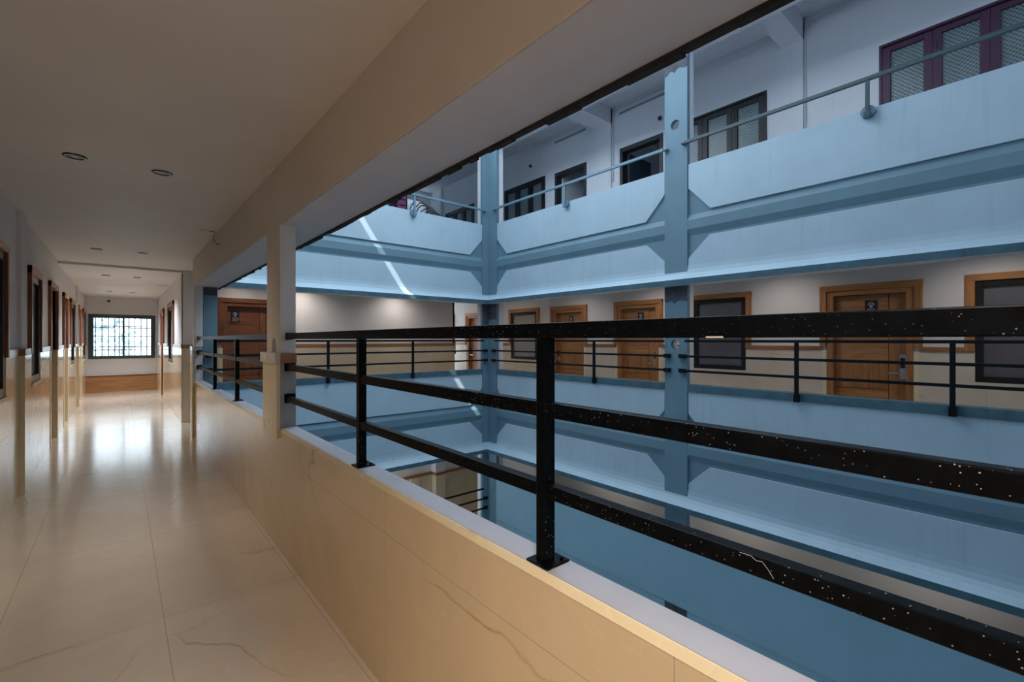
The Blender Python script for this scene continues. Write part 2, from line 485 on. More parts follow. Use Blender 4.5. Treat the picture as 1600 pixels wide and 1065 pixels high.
# our wing above the beam and its roof
struct(MB().box(0.97, 1.20, YS, 8.4, 3.1, 4.15).build('wall_wing_parapet', M['panel']), 'pale blue parapet of the storey above the corridor', 'wall')
struct(MB().box(-1.2, 1.0, YS, YE, 3.06, 3.3).build('ceiling_slab', M['concrete']), 'concrete slab above the corridor ceiling', 'slab')
struct(MB().box(-3.2, 1.20, YS, YE, 6.45, 6.7).build('roof_wing', M['concrete']), 'flat concrete roof above the corridor wing', 'roof')
struct(MB().box(-3.2, -3.0, YS, YE, 3.3, 6.45).build('wall_wing_upper', M['upper_white']), 'white outer wall of the storey above the corridor', 'wall')

# pillar between the two openings
def pillar(u0, u1, label, clad_u1):
    t = thing('pillar', label, 'pillar', (XA + 0.05, (u0 + u1) / 2, 0.86), kind='structure')
    MB().box(XA, 0.968, u0, u1, 0.86, 2.33).build('shaft', M['cream_paint'], t)
    MB().box(XA + 0.003, 0.970, u0 - 0.004, u0 + 0.02, 1.405, 2.32).build('side_face', M['white'], t)
    MB().box(XA + 0.002, 0.971, u0 - 0.006, u0 + 0.02, 0.871, 1.34).build('cement_side_face', M['grey_cement'], t)
    MB().box(XA - 0.022, XA + 0.004, u0 - 0.004, clad_u1, 0.80, 1.335).build('marble_cladding', M['tile_edge'], t)
    return t
p1 = pillar(3.56, 3.935, 'cream pillar between the two railed openings', 3.965)
MB().box(XA - 0.034, XA + 0.004, 3.545, 4.0, 1.332, 1.405).build('stone_band', M['trim_stone'], p1, bevel=0.003)
MB().box(XA + 0.002, 0.972, 3.535, 3.562, 1.332, 1.402).build('wood_band', M['trim_x'], p1)
arch = [(3.68, 1.405), (3.76, 1.405)]
arch = [(3.665, 1.406)] + [(3.72 + 0.055 * cos(a), 1.406 + 0.11 * sin(a) ** 0.8) for a in [pi * k / 10 for k in range(9, 0, -1)]] + [(3.775, 1.406)]
MB(on_right(XA)).prism([(u, z) for u, z in arch], 1, 0.0005, 0.002).build('grey_arch', M['arch_grey'], p1)  # thin grey pointed arch shape on the pillar face
MB(on_right(XA - 0.034)).cyl((3.80, 0.0, 1.368), (3.80, 0.002, 1.368), 0.027, 18).build('yellow_smear', M['tile_edge'], p1)

p2 = thing('pillar', 'end pillar where the railed openings stop beside the dark column', 'pillar', (XA + 0.05, 8.6, 0.86), kind='structure')
MB().box(XA, 0.975, 8.5, 8.69, 0.86, 2.33).build('shaft', M['white'], p2)
MB().box(XA - 0.003, XA + 0.002, 8.5, 8.69, 0.86, 2.40).build('corridor_face', M['cream_paint'], p2)
MB().box(XA - 0.028, XA + 0.004, 8.5, 8.78, 0.0, 1.335).build('marble_cladding', M['tile_edge'], p2)
MB().box(XA - 0.03, XA + 0.004, 8.48, 8.78, 1.335, 1.40).build('stone_band', M['trim_stone'], p2)
MB().box(XA + 0.002, 0.974, 8.485, 8.502, 1.335, 1.395).build('cement_band', M['grey_cement'], p2)

# ------------------------------------------------------------------ left wall with doors and windows
LW = on_left(XL)
TILE_T, TRIM0, TRIM1 = 0.020, 1.345, 1.41
lw_doors = [(9.06, 9.90), (11.08, 11.72), (14.75, 15.6)]
lw_wins = [(4.6, 5.74, 1.02, 2.24), (7.20, 7.95, 1.02, 2.22), (12.55, 13.4, 1.0, 2.23), (16.45, 17.45, 0.99, 2.24)]
holes = [(a, b, -1, 2.255) for a, b in lw_doors] + list(lw_wins)
wl = struct(wall_cells(MB(LW), YS, YE, 0, 3.06, -0.26, 0.0, holes).build('wall_left', M['white']),
            'white plaster left corridor wall pierced by doors and windows', 'wall')
wall_cells(MB(LW), YS, YE, 0, TRIM0, 0.0, TILE_T, holes).build('marble_dado', M['tile'], wl)
tholes = [(a - 0.1, b + 0.1, 0, 3) for a, b, *_ in holes]
struct(wall_cells(MB(LW), YS, YE, TRIM0, TRIM1, 0.0, TILE_T + 0.008, tholes).build('trim_left', M['trim_y']),
       'glossy stained wood strip along the left wall dado', 'trim')
pl = struct(MB(LW).box(6.45, 6.80, 0.0, 0.030, 0, CEIL).build('trim_pilaster', M['white']), 'shallow white pilaster on the left wall before the second window', 'pilaster')
MB(LW).box(6.443, 6.81, 0.0, 0.055, 0, TRIM0).build('marble_dado', M['tile'], pl)
MB(LW).box(6.438, 6.446, 0.0, 0.054, 0, TRIM0).build('marble_edge', M['tile_edge'], pl)
MB(LW).box(6.435, 6.815, 0.0, 0.06, TRIM0, TRIM1).build('wood_band', M['trim_x'], pl)
pl = struct(MB(LW).box(14.15, 14.4, 0.0, 0.030, 0, CEIL - 0.03).build('trim_pilaster', M['white']), 'shallow white pilaster on the left wall near the third door', 'pilaster')
MB(LW).box(14.14, 14.41, 0.0, 0.055, 0, TRIM0).build('marble_dado', M['tile'], pl)

def lock_set(leaf, fn, u, z, n, side, mat_plate):
    """electronic lock: tall plate, dark reader, lever pointing to side (+1/-1 in u)"""
    b = MB(fn)
    b.box(u - 0.035, u + 0.035, n, n + 0.022, z - 0.16, z + 0.17)
    l = b.build('lock_plate', mat_plate, leaf, bevel=0.004)
    return l

def door(num, fn, u0, u1, zf, handle, plaque_u, label, wy, wz, gz, number=None, wood_dir='Y', dado=True, tile=None, depth=0.11, top=2.30):
    """u0..u1: outer casing. handle: -1 at the low-u side, +1 at the high-u side"""
    t = thing('door_%d' % num, label, 'door', fn((u0 + u1) / 2, 0, zf), kind='structure')
    cz = zf + TRIM1 - 0.006
    cw = 0.085; jw = 0.085; zt = zf + top
    c = MB(fn)
    c.box(u0, u0 + cw, -0.02, 0.035, cz, zt); c.box(u1 - cw, u1, -0.02, 0.035, cz, zt)
    c.box(u0, u1, -0.02, 0.036, zt - cw, zt, 1)
    c.build('casing', [wz, wy], t, bevel=0.003)
    a0, a1 = u0 + cw, u1 - cw
    j = MB(fn)
    j.box(a0 - 0.005, a0 + jw, -depth, 0.012, zf, zt - cw); j.box(a1 - jw, a1 + 0.005, -depth, 0.012, zf, zt - cw)
    j.box(a0, a1, -depth, 0.010, zt - cw - 0.07, zt - cw + 0.004, 1)
    j.build('jamb', [wz, wy], t, bevel=0.003)
    if dado and tile is not None:
        e = MB(fn)
        e.box(u0 + 0.035, a0 - 0.004, -0.015, 0.022, zf, zf + TRIM0); e.box(a1 + 0.004, u1 - 0.035, -0.015, 0.022, zf, zf + TRIM0)
        e.build('marble_edge', M['tile_edge'], t)
    b0, b1 = a0 + jw, a1 - jw; bt = zt - cw - 0.07
    n0 = -depth + 0.015
    lf = MB(fn)
    lf.box(b0, b1, -depth - 0.03, n0, zf + 0.005, bt, 2)
    st = 0.20
    if handle > 0: s0, s1, p0, p1 = b1 - st, b1, b0, b1 - st
    else: s0, s1, p0, p1 = b0, b0 + st, b0 + st, b1
    g = 0.004
    zs = [zf + 0.008, zf + 0.80, zf + 1.17, zf + 1.80, bt - 0.004]
    for k in range(4):
        lf.box(p0 + g, p1 - g, n0, n0 + 0.012, zs[k] + g, zs[k + 1] - g, 1 if k == 1 else 0)
    lf.box(s0 + g, s1 - g, n0, n0 + 0.012, zf + 0.008, zf + 1.17 - g, 1); lf.box(s0 + g, s1 - g, n0, n0 + 0.012, zf + 1.17 + g, bt - 0.004, 1)
    leaf = lf.build('leaf', [wy, wz, gz], t)
    hu = (s0 + s1) / 2 + (0.055 if handle > 0 else -0.055)
    zc = zf + 1.13
    lk = MB(fn)
    lk.box(hu - 0.036, hu + 0.036, n0 + 0.012, n0 + 0.034, zc - 0.17, zc + 0.17, 0)
    lk.box(hu - 0.026, hu + 0.026, n0 + 0.034, n0 + 0.038, zc - 0.02, zc + 0.12, 1)
    lk.cyl((hu, n0 + 0.034, zc - 0.09), (hu, n0 + 0.075, zc - 0.09), 0.011, 12, mi=2)
    lk.box(hu - (0.15 if handle > 0 else -0.02), hu + (0.02 if handle > 0 else 0.15), n0 + 0.066, n0 + 0.082, zc - 0.101, zc - 0.079, 2)
    tag(lk.build('lever_lock', [M['chrome'], M['plaque'], M['chrome']], leaf, bevel=0.003), 'steel card lock with a lever')
    if plaque_u is not None:
        pz = zf + 1.945; pw_, ph = 0.071, 0.115
        q = MB(fn); q.box(plaque_u - pw_, plaque_u + pw_, n0 + 0.012, n0 + 0.020, pz - ph, pz + ph)
        pq = q.build('plaque', M['plaque'], t, bevel=0.003)
        em = MB(fn)
        nn = n0 + 0.0205
        # emblem: arch over a bar
        ar = [(plaque_u + 0.040 * cos(a), pz + 0.045 + 0.045 * sin(a)) for a in [pi * k / 12 for k in range(13)]]
        ai = [(plaque_u + 0.027 * cos(a), pz + 0.045 + 0.030 * sin(a)) for a in [pi * k / 12 for k in range(12, -1, -1)]]
        for k in range(12):
            em.prism([ar[k], ar[k + 1], ai[11 - k], ai[12 - k]], 1, nn - 0.001, nn + 0.001)
        em.box(plaque_u - 0.018, plaque_u + 0.018, nn - 0.001, nn + 0.001, pz + 0.010, pz + 0.058)
        em.box(plaque_u - 0.045, plaque_u + 0.045, nn - 0.001, nn + 0.001, pz - 0.015, pz - 0.004)
        em.build('emblem', M['emblem'], pq)
        if number:
            fc = bpy.data.curves.new('number', 'FONT'); fc.body = number; fc.size = 0.085; fc.extrude = 0.001
            fc.align_x = 'CENTER'; fc.align_y = 'CENTER'
            fo = bpy.data.objects.new('number', fc); COL.objects.link(fo)
            fc.materials.append(M['number'])
            fo.parent = pq; fo.matrix_parent_inverse = parent_world(pq).inverted()
            fo.location = fn(plaque_u, nn, pz - 0.065); fo.rotation_euler = (radians(90), 0, 0)
    return t

def casing_window(num, fn, u0, u1, z0, z1, zf, label, glass, wy, wz, fw=0.075, sill=True, cw=0.085, trim_on=True):
    """black framed frosted window with a wooden casing above the dado; u0..u1, z0..z1: black frame outline"""
    t = thing('window_%d' % num, label, 'window', fn((u0 + u1) / 2, 0, z0), kind='structure')
    cz = zf + TRIM1
    c = MB(fn)
    c.box(u0 - cw, u0, -0.03, 0.035, cz - 0.06, z1 + cw); c.box(u1, u1 + cw, -0.03, 0.035, cz - 0.06, z1 + cw)
    c.box(u0 - cw, u1 + cw, -0.03, 0.037, z1, z1 + cw, 1)
    c.build('casing', [wz, wy], t, bevel=0.003)
    if sill:
        MB(fn).box(u0 - 0.02, u1 + 0.02, -0.03, 0.034, z0 - 0.035, z0).build('window_sill', M['tile_edge'], t, bevel=0.003)
    f = MB(fn)
    f.box(u0, u0 + fw, -0.06, 0.014, z0, z1); f.box(u1 - fw, u1, -0.06, 0.014, z0, z1)
    f.box(u0 + fw, u1 - fw, -0.06, 0.014, z0, z0 + fw); f.box(u0 + fw, u1 - fw, -0.06, 0.014, z1 - fw, z1)
    f.build('window_frame', M['alu_black'], t, bevel=0.004)
    MB(fn).box(u0 + fw - 0.01, u1 - fw + 0.01, -0.03, -0.018, z0 + fw - 0.01, z1 - fw + 0.01).build('pane', glass, t)
    return t

W_Y, W_Z = M['wood_y'], M['wood_z']
def left_door(num, a, b, label):
    """a recessed door seen along its wall: casing and jamb above, marble returns below"""
    t = thing('door_%d' % num, label, 'door', (XL, (a + b) / 2, 0), kind='structure')
    c = MB(LW)
    c.box(a - 0.10, a, -0.05, 0.035, TRIM0, 2.32); c.box(b, b + 0.10, -0.05, 0.035, TRIM0, 2.32)
    c.box(a - 0.10, b + 0.10, -0.05, 0.036, 2.245, 2.32, 1)
    c.build('casing', [M['wood_red_z'], M['wood_y']], t, bevel=0.003)
    e = MB(LW); e.box(a - 0.10, a + 0.002, -0.05, 0.026, 0, TRIM0); e.box(b - 0.002, b + 0.10, -0.05, 0.026, 0, TRIM0)
    e.build('marble_edge', M['tile_edge'], t)
    j = MB(LW)
    j.box(a, a + 0.03, -0.2, -0.05, 0, 2.25); j.box(b - 0.03, b, -0.2, -0.05, 0, 2.25); j.box(a, b, -0.2, -0.05, 2.22, 2.25)
    j.build('jamb', M['wood_red_z'], t)
    l = MB(LW).box(a + 0.03, b - 0.03, -0.2, -0.16, 0.005, 2.22).build('leaf', M['wood_z'], t)
    k = MB(LW); k.box(a + 0.08, a + 0.15, -0.16, -0.14, 0.96, 1.30); k.box(a + 0.10, a + 0.24, -0.12, -0.105, 1.03, 1.05); k.cyl((a + 0.11, -0.14, 1.04), (a + 0.11, -0.105, 1.04), 0.01)
    tag(k.build('lever_lock', M['chrome'], l), 'steel card lock with a lever')
left_door(1, 9.06, 9.90, 'wooden door on the left wall just past the second window')
left_door(2, 11.08, 11.72, 'second wooden door along the left wall, past the ceiling step')
left_door(3, 14.75, 15.6, 'farthest wooden door on the left corridor wall')
win_l = ['black framed window at the left edge of the corridor, closest to the camera',
         'black framed window with wooden side casing before the first left door',
         'black framed window between the second and third left doors',
         'last black framed window on the left wall beside the end wall']
for i, (a, b, z0, z1) in enumerate(lw_wins):
    casing_window(i + 1, LW, a, b, z0, z1, 0, win_l[i], M['frost_side'], M['wood_y'], M['wood_red_z'], cw=0.05 if i == 0 else 0.085)

# ------------------------------------------------------------------ far corridor: right wall, end wall, bench, window
RWALL = on_right(XA + 0.0)
rw_holes = [(14.78, 15.75, -1, 2.255), (12.0, 13.2, 1.0, 2.24)]
wr = struct(wall_cells(MB(RWALL), 10.22, YE, 0, 3.06, -0.3, 0.0, rw_holes).build('wall_right', M['white']),
            'white right wall of the far corridor stretch', 'wall')
wall_cells(MB(RWALL), 10.22, YE, 0, TRIM0, 0.0, TILE_T, rw_holes).build('marble_dado', M['tile'], wr)
struct(wall_cells(MB(RWALL), 10.22, YE, TRIM0, TRIM1, 0.0, TILE_T + 0.008, [(14.7, 15.83, 0, 3), (11.92, 13.28, 0, 3)]).build('trim_right', M['trim_y']),
       'glossy stained wood strip along the far right wall', 'trim')
casing_window(5, RWALL, 12.0, 13.2, 1.0, 2.24, 0, 'black framed window on the right wall of the far corridor', M['frost'], M['wood_y'], M['wood_red_z'])
door(4, RWALL, 14.70, 15.83, 0, 1, None, 'wooden door on the right wall near the end window', M['wood_y'], M['wood_red_z'], M['groove'], tile=True)

EW = on_back(YE)
we = struct(wall_cells(MB(EW), -1.0, 1.0, 0, 3.06, -0.2, 0.0, [(-0.69, 0.815, 0.945, 2.235)]).build('wall_end', M['white']),
            'white end wall of the corridor around the barred window', 'wall')
t = thing('window_6', 'wide teal framed window with steel bars in the end wall', 'window', (0.06, YE, 0.945), kind='structure')
f = MB(EW)
f.box(-0.69, -0.58, -0.15, 0.01, 0.945, 2.235); f.box(0.715, 0.815, -0.15, 0.01, 0.945, 2.235)
f.box(-0.58, 0.715, -0.15, 0.01, 0.945, 1.03); f.box(-0.58, 0.715, -0.15, 0.01, 2.13, 2.235)
f.build('window_frame', M['dark_teal'], t)
MB(EW).box(0.055, 0.105, -0.14, 0.0, 1.03, 2.13).build('mullion', M['dark_teal'], t)
for u in [-0.54, -0.40, -0.26, -0.12, -0.02, 0.20, 0.34, 0.48, 0.62]:
    MB(EW).cyl((u, -0.10, 1.03), (u, -0.10, 2.13), 0.011, 8).build('upright_bar', M['grille'], t)
for z in (1.20, 1.29, 1.60, 1.85, 1.90):
    MB(EW).box(-0.58, 0.715, -0.106, -0.094, z - 0.011, z + 0.011).build('cross_bar', M['grille'], t)
gm, gnt, gb = new_mat('clear window glass')
gb.inputs['Transmission Weight'].default_value = 1.0; gb.inputs['Roughness'].default_value = 0.0; gb.inputs['IOR'].default_value = 1.02
MB(EW).box(-0.58, 0.715, -0.125, -0.121, 1.03, 2.13).build('pane', gm, t)

b_ = thing('window_bench', 'low wooden boxed bench below the barred end window', 'bench', (0.05, YE - 0.08, 0))
MB().box(-0.748, 0.86, YE - 0.14, YE, 0.0, 0.43).build('front_panel', M['wood_x'], b_)
MB().box(-0.748, 0.86, YE - 0.15, YE, 0.43, 0.475).build('edge_band', M['wood_red_x'], b_)
MB().box(-0.748, 0.86, YE - 0.155, YE, 0.475, 0.49).build('seat_top', M['trim_stone'], b_)

c_ = thing('ceiling_sensor', 'small black dome sensor on a white base high on the end wall', 'sensor', (-0.25, YE, 2.62))
MB(EW).box(-0.30, -0.20, 0.0, 0.05, 2.65, 2.72).build('base', M['pvc'], c_, bevel=0.004)
MB(EW).cyl((-0.25, 0.0, 2.625), (-0.25, 0.07, 2.615), 0.034, 16).build('dome', M['plaque'], c_)

# ------------------------------------------------------------------ the wall behind the link gallery (Y = 10.2)
BW = on_back(10.2)
d307 = (1.39, 2.50)
lh = [(d307[0] + 0.09, d307[1] - 0.09, -1, 2.21)]
lk = struct(wall_cells(MB(BW), XA, 6.71, 0, 3.3, -0.2, 0.0, lh).build('wall_link', M['white']), 'long white wall across the atrium with a marble dado', 'wall')
wall_cells(MB(BW), XA, 6.71, 0, TRIM0, 0.0, TILE_T, lh).build('marble_dado', M['tile_x'], lk)
struct(wall_cells(MB(BW), XA - 0.005, 6.715, TRIM0, TRIM1, 0.0, TILE_T + 0.008, [(d307[0], d307[1], 0, 3)]).build('trim_link', M['trim_x']),
       'stained wood strip along the wall across the atrium', 'trim')
struct(MB(BW).box(2.5, 3.08, 0.0, 0.02, TRIM1, 2.75).build('trim_link_pilaster', M['white']), 'shallow white pilaster on the wall beside the red brown door', 'pilaster')
struct(MB().box(6.66, 6.71, 10.2, 14.0, 0, 3.3).build('wall_link_return', M['white']), 'white wall end behind the corner column', 'wall')
door(5, BW, d307[0], d307[1], 0, 1, 1.70, 'red brown wooden door numbered 307 seen through the second opening', M['wood_red_x'], M['wood_red_z'], M['groove'], number='307', tile=True)
struct(MB().box(0.98, 6.7, 8.6, 10.25, 2.76, 3.3).build('ceiling_link', M['ceiling']), 'ceiling of the gallery across the atrium', 'ceiling')

# ------------------------------------------------------------------ facade round the atrium
XR, YB, XW = 6.54, 8.50, 8.066
FR, FB = on_right(XR), on_back(YB)
S = 3.40   # storey
U_NEAR = YS

def cham_panel(fn, u0, u1, z0, z1, low, cu, cz, ends):
    """panel with the two corners at its lower (low) or upper edge cut off"""
    c0, c1 = ends
    if low:
        p = [(u0, z1), (u0, z0 + cz), (u0 + cu, z0)] if c0 else [(u0, z1), (u0, z0)]
        p += [(u1 - cu, z0), (u1, z0 + cz), (u1, z1)] if c1 else [(u1, z0), (u1, z1)]
    else:
        p = [(u0, z0), (u0, z1 - cz), (u0 + cu, z1)] if c0 else [(u0, z0), (u0, z1)]
        p += [(u1 - cu, z1), (u1, z1 - cz), (u1, z0)] if c1 else [(u1, z1), (u1, z0)]
    return MB(fn).prism(p, 1, -0.03, 0.010)

def facade_level(fn, side, dz, u0, u1, bays, top, level):
    """frame wall, raised panels, beam band and flared ledge of one storey edge"""
    root = thing('facade_%s_%s' % (side, level), {'upper': 'pale blue parapet and beam of the %s gallery, top storey',
                 'middle': 'pale blue parapet and beam of the %s gallery, level with the camera',
                 }[level] % ('right hand' if side == 'right' else 'far end'), 'parapet', fn((u0 + u1) / 2, 0, 2.33 + dz), kind='structure')
    MB(fn).box(u0, u1, -0.12, -0.016, 2.33 + dz, top - 0.01).build('frame_wall', M['frame'], root)
    for (a, b, e0, e1) in bays:
        cham_panel(fn, a, b, 3.415 + dz, top, True, 0.34, 0.37, (e0, e1)).build('upper_panel', M['panel'], root, bevel=0.004)
        cham_panel(fn, a, b, 2.50 + dz, 3.037 + dz, False, 0.33, 0.31, (e0, e1)).build('lower_panel', M['panel'], root, bevel=0.004)
        ca, cb = a - (0.01 if e0 else 0), b + (0.01 if e1 else 0)
        MB(fn).prism([(-0.03, 3.415 + dz), (0.022, 3.30 + dz), (0.022, 3.165 + dz), (-0.03, 3.037 + dz)], 0, ca, cb).build('beam_band', M['frame'], root)
    # flared ledge
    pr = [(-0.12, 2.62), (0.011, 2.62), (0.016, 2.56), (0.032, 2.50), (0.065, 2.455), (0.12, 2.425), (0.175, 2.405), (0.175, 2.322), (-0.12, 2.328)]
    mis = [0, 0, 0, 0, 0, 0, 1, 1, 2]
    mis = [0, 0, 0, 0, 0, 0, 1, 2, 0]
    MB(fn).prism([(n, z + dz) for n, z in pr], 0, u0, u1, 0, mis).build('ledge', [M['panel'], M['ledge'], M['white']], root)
    return root

rbay = [(U_NEAR, 3.545, False, True), (3.94, 8.17, True, True)]
bbay = [(0.98, 6.345, False, True)]
fr_u = facade_level(FR, 'right', 0.0, U_NEAR, 8.5, rbay, 4.15, 'upper')
fr_m = facade_level(FR, 'right', -S, U_NEAR, 8.5, rbay, 0.79, 'middle')
fb_u = facade_level(FB, 'back', 0.0, 0.98, 6.54, bbay, 4.15, 'upper')
fb_m = facade_level(FB, 'back', -S, 0.98, 6.54, bbay, 0.79, 'middle')
for fn, root, u0, u1, cut in ((FR, fr_m, U_NEAR, 8.5, (3.55, 3.935)), (FB, fb_m, 0.98, 6.54, None)):
    for a, b in ([(u0, cut[0]), (cut[1], 8.17)] if cut else [(u0, 6.35)]):
        MB(fn).box(a, b, -0.13, 0.032, 0.72, 0.822).build('coping', M['ledge'], root, bevel=0.004)

def facade_column(fn, u0, u1, label, hole=True, side_mat='white', bare=None):
    t = thing('column', label, 'column', fn((u0 + u1) / 2, 0, -3.4), kind='structure')
    cu = u0 + 0.17
    for k, (z0, z1, hz) in enumerate([(2.42, 5.93, 4.817), (-0.98, 2.33, 1.426), (-4.2, -1.07, -1.978)]):
        b = MB(fn)
        if hole:
            b.box(u0, u1, -0.05, 0.024, z0, hz - 0.2); b.box(u0, u1, -0.05, 0.024, hz + 0.2, z1)
            b.ring_plate(u0, u1, hz - 0.2, hz + 0.2, cu + 0.03, hz, 0.074, -0.05, 0.024)
        else:
            b.box(u0, u1, -0.05, 0.024, z0, z1)
        b.build('column_face', M['frame'], t)
        bz0 = [4.15, 0.82, -2.60][k]
        c = MB(fn)
        if hole:
            c.box(u0 + 0.002, u1, -0.17, -0.05, bz0, hz - 0.2); c.box(u0 + 0.002, u1, -0.17, -0.05, hz + 0.2, z1)
            c.ring_plate(u0 + 0.002, u1, hz - 0.2, hz + 0.2, cu + 0.03, hz, 0.074, -0.17, -0.05)
        else:
            c.box(u0 + 0.002, u1, -0.17, -0.05, bz0, z1)
        c.build('column_core', M['upper_white'], t)
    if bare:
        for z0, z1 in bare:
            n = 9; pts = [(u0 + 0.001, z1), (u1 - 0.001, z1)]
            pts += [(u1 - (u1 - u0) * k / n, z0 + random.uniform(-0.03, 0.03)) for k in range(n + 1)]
            MB(fn).prism(pts, 1, 0.01, 0.0262).build('bare_shade_patch', M['bare'], t)
    return t
facade_column(FR, 3.553, 3.93, 'blue grey column with round holes halfway along the right hand gallery', bare=[(2.08, 2.32), (-2.9, -2.605), (5.64, 5.80)])  # topmost patch paints the shadow band under the edge beam
cc = facade_column(FR, 8.174, 8.50, 'blue grey corner column, face towards the corridor', hole=False, bare=[(1.95, 2.33)])
facade_column(FB, 6.345, 6.54, 'blue grey corner column, face towards the far gallery', hole=False, bare=[(1.85, 2.33)])
dk = thing('column', 'dark column beside the end pillar at the start of the far gallery', 'column', (1.07, 8.5, 0.8), kind='structure')
MB(FB).box(0.982, 1.165, -0.17, 0.0, 0.80, 2.33).build('column_face', M['frame'], dk)
MB(FB).box(0.983, 1.164, -0.01, 0.003, 2.19, 2.33).build('bare_shade_patch', M['bare'], dk)

# ------------------------------------------------------------------ right gallery, level with the camera
GR = on_right(XW)
struct(MB().box(6.66, XW + 0.2, U_NEAR, 14.0, -0.65, 0.0).build('floor_gallery', M['floor']), 'marble floor of the gallery across the atrium', 'floor')
struct(MB().box(6.66, XW + 0.2, U_NEAR, 14.0, 2.76, 3.4).build('ceiling_gallery', M['ceiling']), 'ceiling of the gallery across the atrium, right side', 'ceiling')
r_doors = [(1.085, 2.255), (4.895, 6.06), (6.81, 7.975), (10.55, 11.64)]
r_wins = [(-0.62, 0.597, 0.975, 2.225), (3.334, 4.26, 0.98, 2.225), (8.46, 9.47, 0.985, 2.225), (12.33, 13.3, 0.985, 2.225)]
rh = [(a + 0.09, b - 0.09, -1, 2.21) for a, b in r_doors] + list(r_wins)
wg = struct(wall_cells(MB(GR), U_NEAR, 14.0, 0, 2.8, -0.2, 0.0, rh).build('wall_gallery', M['white']), 'white wall of doors and windows across the atrium', 'wall')
wall_cells(MB(GR), U_NEAR, 14.0, 0, TRIM0, 0.0, TILE_T, rh).build('marble_dado', M['tile_far'], wg)
th = [(a + 0.035, b - 0.035, 0, 3) for a, b in r_doors] + [(a - 0.08, b + 0.08, 0, 3) for a, b, *_ in r_wins]
struct(wall_cells(MB(GR), U_NEAR, 14.0, TRIM0, TRIM1 - 0.005, 0.0, TILE_T + 0.012, th).build('trim_gallery', M['trim_y']),
       'stained wood strip between the doors across the atrium', 'trim')
r_lab = ['large oak door across the atrium, second thing from the right edge',
         'oak door across the atrium just left of the holed column',
         'oak door across the atrium between the frosted window and the holed column',
         'oak door half hidden behind the corner column']
for i, (a, b) in enumerate(r_doors):
    door(6 + i, GR, a, b, 0, 1 if i in (2, 3) else -1, (a + b) / 2 - 0.02 if i < 3 else None, r_lab[i], W_Y, W_Z, M['groove'], tile=True)
r_wl = ['dark frosted window cut by the right edge, across the atrium',
        'dark frosted window just right of the holed column',
        'pale frosted window just right of the corner column',
        'frosted window partly hidden by the white wall end']
for i, (a, b, z0, z1) in enumerate(r_wins):
    casing_window(7 + i, GR, a, b, z0, z1, 0, r_wl[i], M['frost'] if i < 2 else M['frost_pale'], W_Y, W_Z, sill=False)

# ------------------------------------------------------------------ right gallery, top storey
ZU = 3.40
struct(MB().box(6.30, XW + 0.2, U_NEAR, 15.8, 6.48, 6.8).build('ceiling_upper', M['upper_white']), 'pale ceiling of the top storey gallery', 'ceiling')
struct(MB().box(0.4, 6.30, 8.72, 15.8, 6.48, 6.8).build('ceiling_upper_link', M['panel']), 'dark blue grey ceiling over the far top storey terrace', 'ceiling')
struct(MB().box(6.54, 6.78, U_NEAR, 8.7, 5.93, 6.48).build('beam_upper', M['upper_white']), 'pale blue edge beam along the top storey gallery', 'beam')
struct(MB().box(0.98, 6.54, 8.5, 8.72, 5.93, 6.48).build('beam_upper_link', M['upper_white']), 'pale edge beam over the far top storey terrace', 'beam')
u_wins = [(-0.61, 1.542, 'purple'), (3.007, 4.652, 'dark_purple'), (8.166, 9.743, 'dark_purple'), (11.185, 12.76, 'dark_purple')]
u_doors = [(4.901, 5.911), (6.833, 7.822)]
uh = [(a, b, 4.3, 5.588) for a, b, _ in u_wins] + [(a, b, 3.0, 5.54) for a, b in u_doors] + [(4.87, 5.935, 6.275, 6.325), (6.86, 7.85, 6.275, 6.325)]
wu = struct(wall_cells(MB(GR), U_NEAR, 15.8, 3.0, 6.5, -0.18, 0.0, uh).build('wall_upper', M['upper_white']),
            'pale wall of the top storey gallery with purple windows', 'wall')
for a, b in ((4.87, 5.935), (6.86, 7.85)):
    MB(GR).box(a, b, -0.17, -0.14, 6.26, 6.34).build('vent_recess', M['dark_frame'], wu)
uw_lab = ['purple three light window with pressed glass at the upper right',
          'dark purple window with pressed glass right of the holed column, top storey',
          'dark three light window beside the corner column, top storey',
          'dark window low on the shaded terrace wall, top storey']
for i, (a, b, mk) in enumerate(u_wins):
    t = thing('window_%d' % (11 + i), uw_lab[i], 'window', (XW, (a + b) / 2, 4.3), kind='structure')
    m = M[mk]
    f = MB(GR)
    n = 4 if i == 0 else 3
    fw = 0.035
    f.box(a, b, -0.08, 0.025, 5.588 - fw, 5.588); f.box(a, b, -0.08, 0.025, 4.3, 4.3 + fw)
    f.box(a, a + fw, -0.08, 0.025, 4.3 + fw, 5.588 - fw); f.box(b - fw, b, -0.08, 0.025, 4.3 + fw, 5.588 - fw)
    f.build('window_frame', m, t, bevel=0.004)
    cw_ = (b - a - 2 * fw) / n
    for k in range(n):
        u0, u1 = a + fw + k * cw_, a + fw + (k + 1) * cw_
        sw = 0.09
        s = MB(GR)
        s.box(u0 + .001, u0 + sw, -0.05, 0.018, 4.36, 5.53); s.box(u1 - sw, u1 - .001, -0.05, 0.018, 4.36, 5.53)
        s.box(u0 + sw, u1 - sw, -0.05, 0.018, 4.36, 4.43); s.box(u0 + sw, u1 - sw, -0.05, 0.018, 5.46, 5.53)
        so = s.build('sash', m, t, bevel=0.003)
        MB(GR).box(u0 + sw - .005, u1 - sw + .005, -0.025, -0.013, 4.425, 5.465).build('pane', M['pat_glass'], so)
        if k % 2 == 0:
            MB(GR).box(u1 - 0.045, u1 - 0.03, 0.018, 0.03, 5.28, 5.36).build('latch', M['alu_black'], so)
ud_lab = ['open black framed doorway with a dark leaf inside, left of the holed column', 'open black framed doorway between the two ventilation slots']
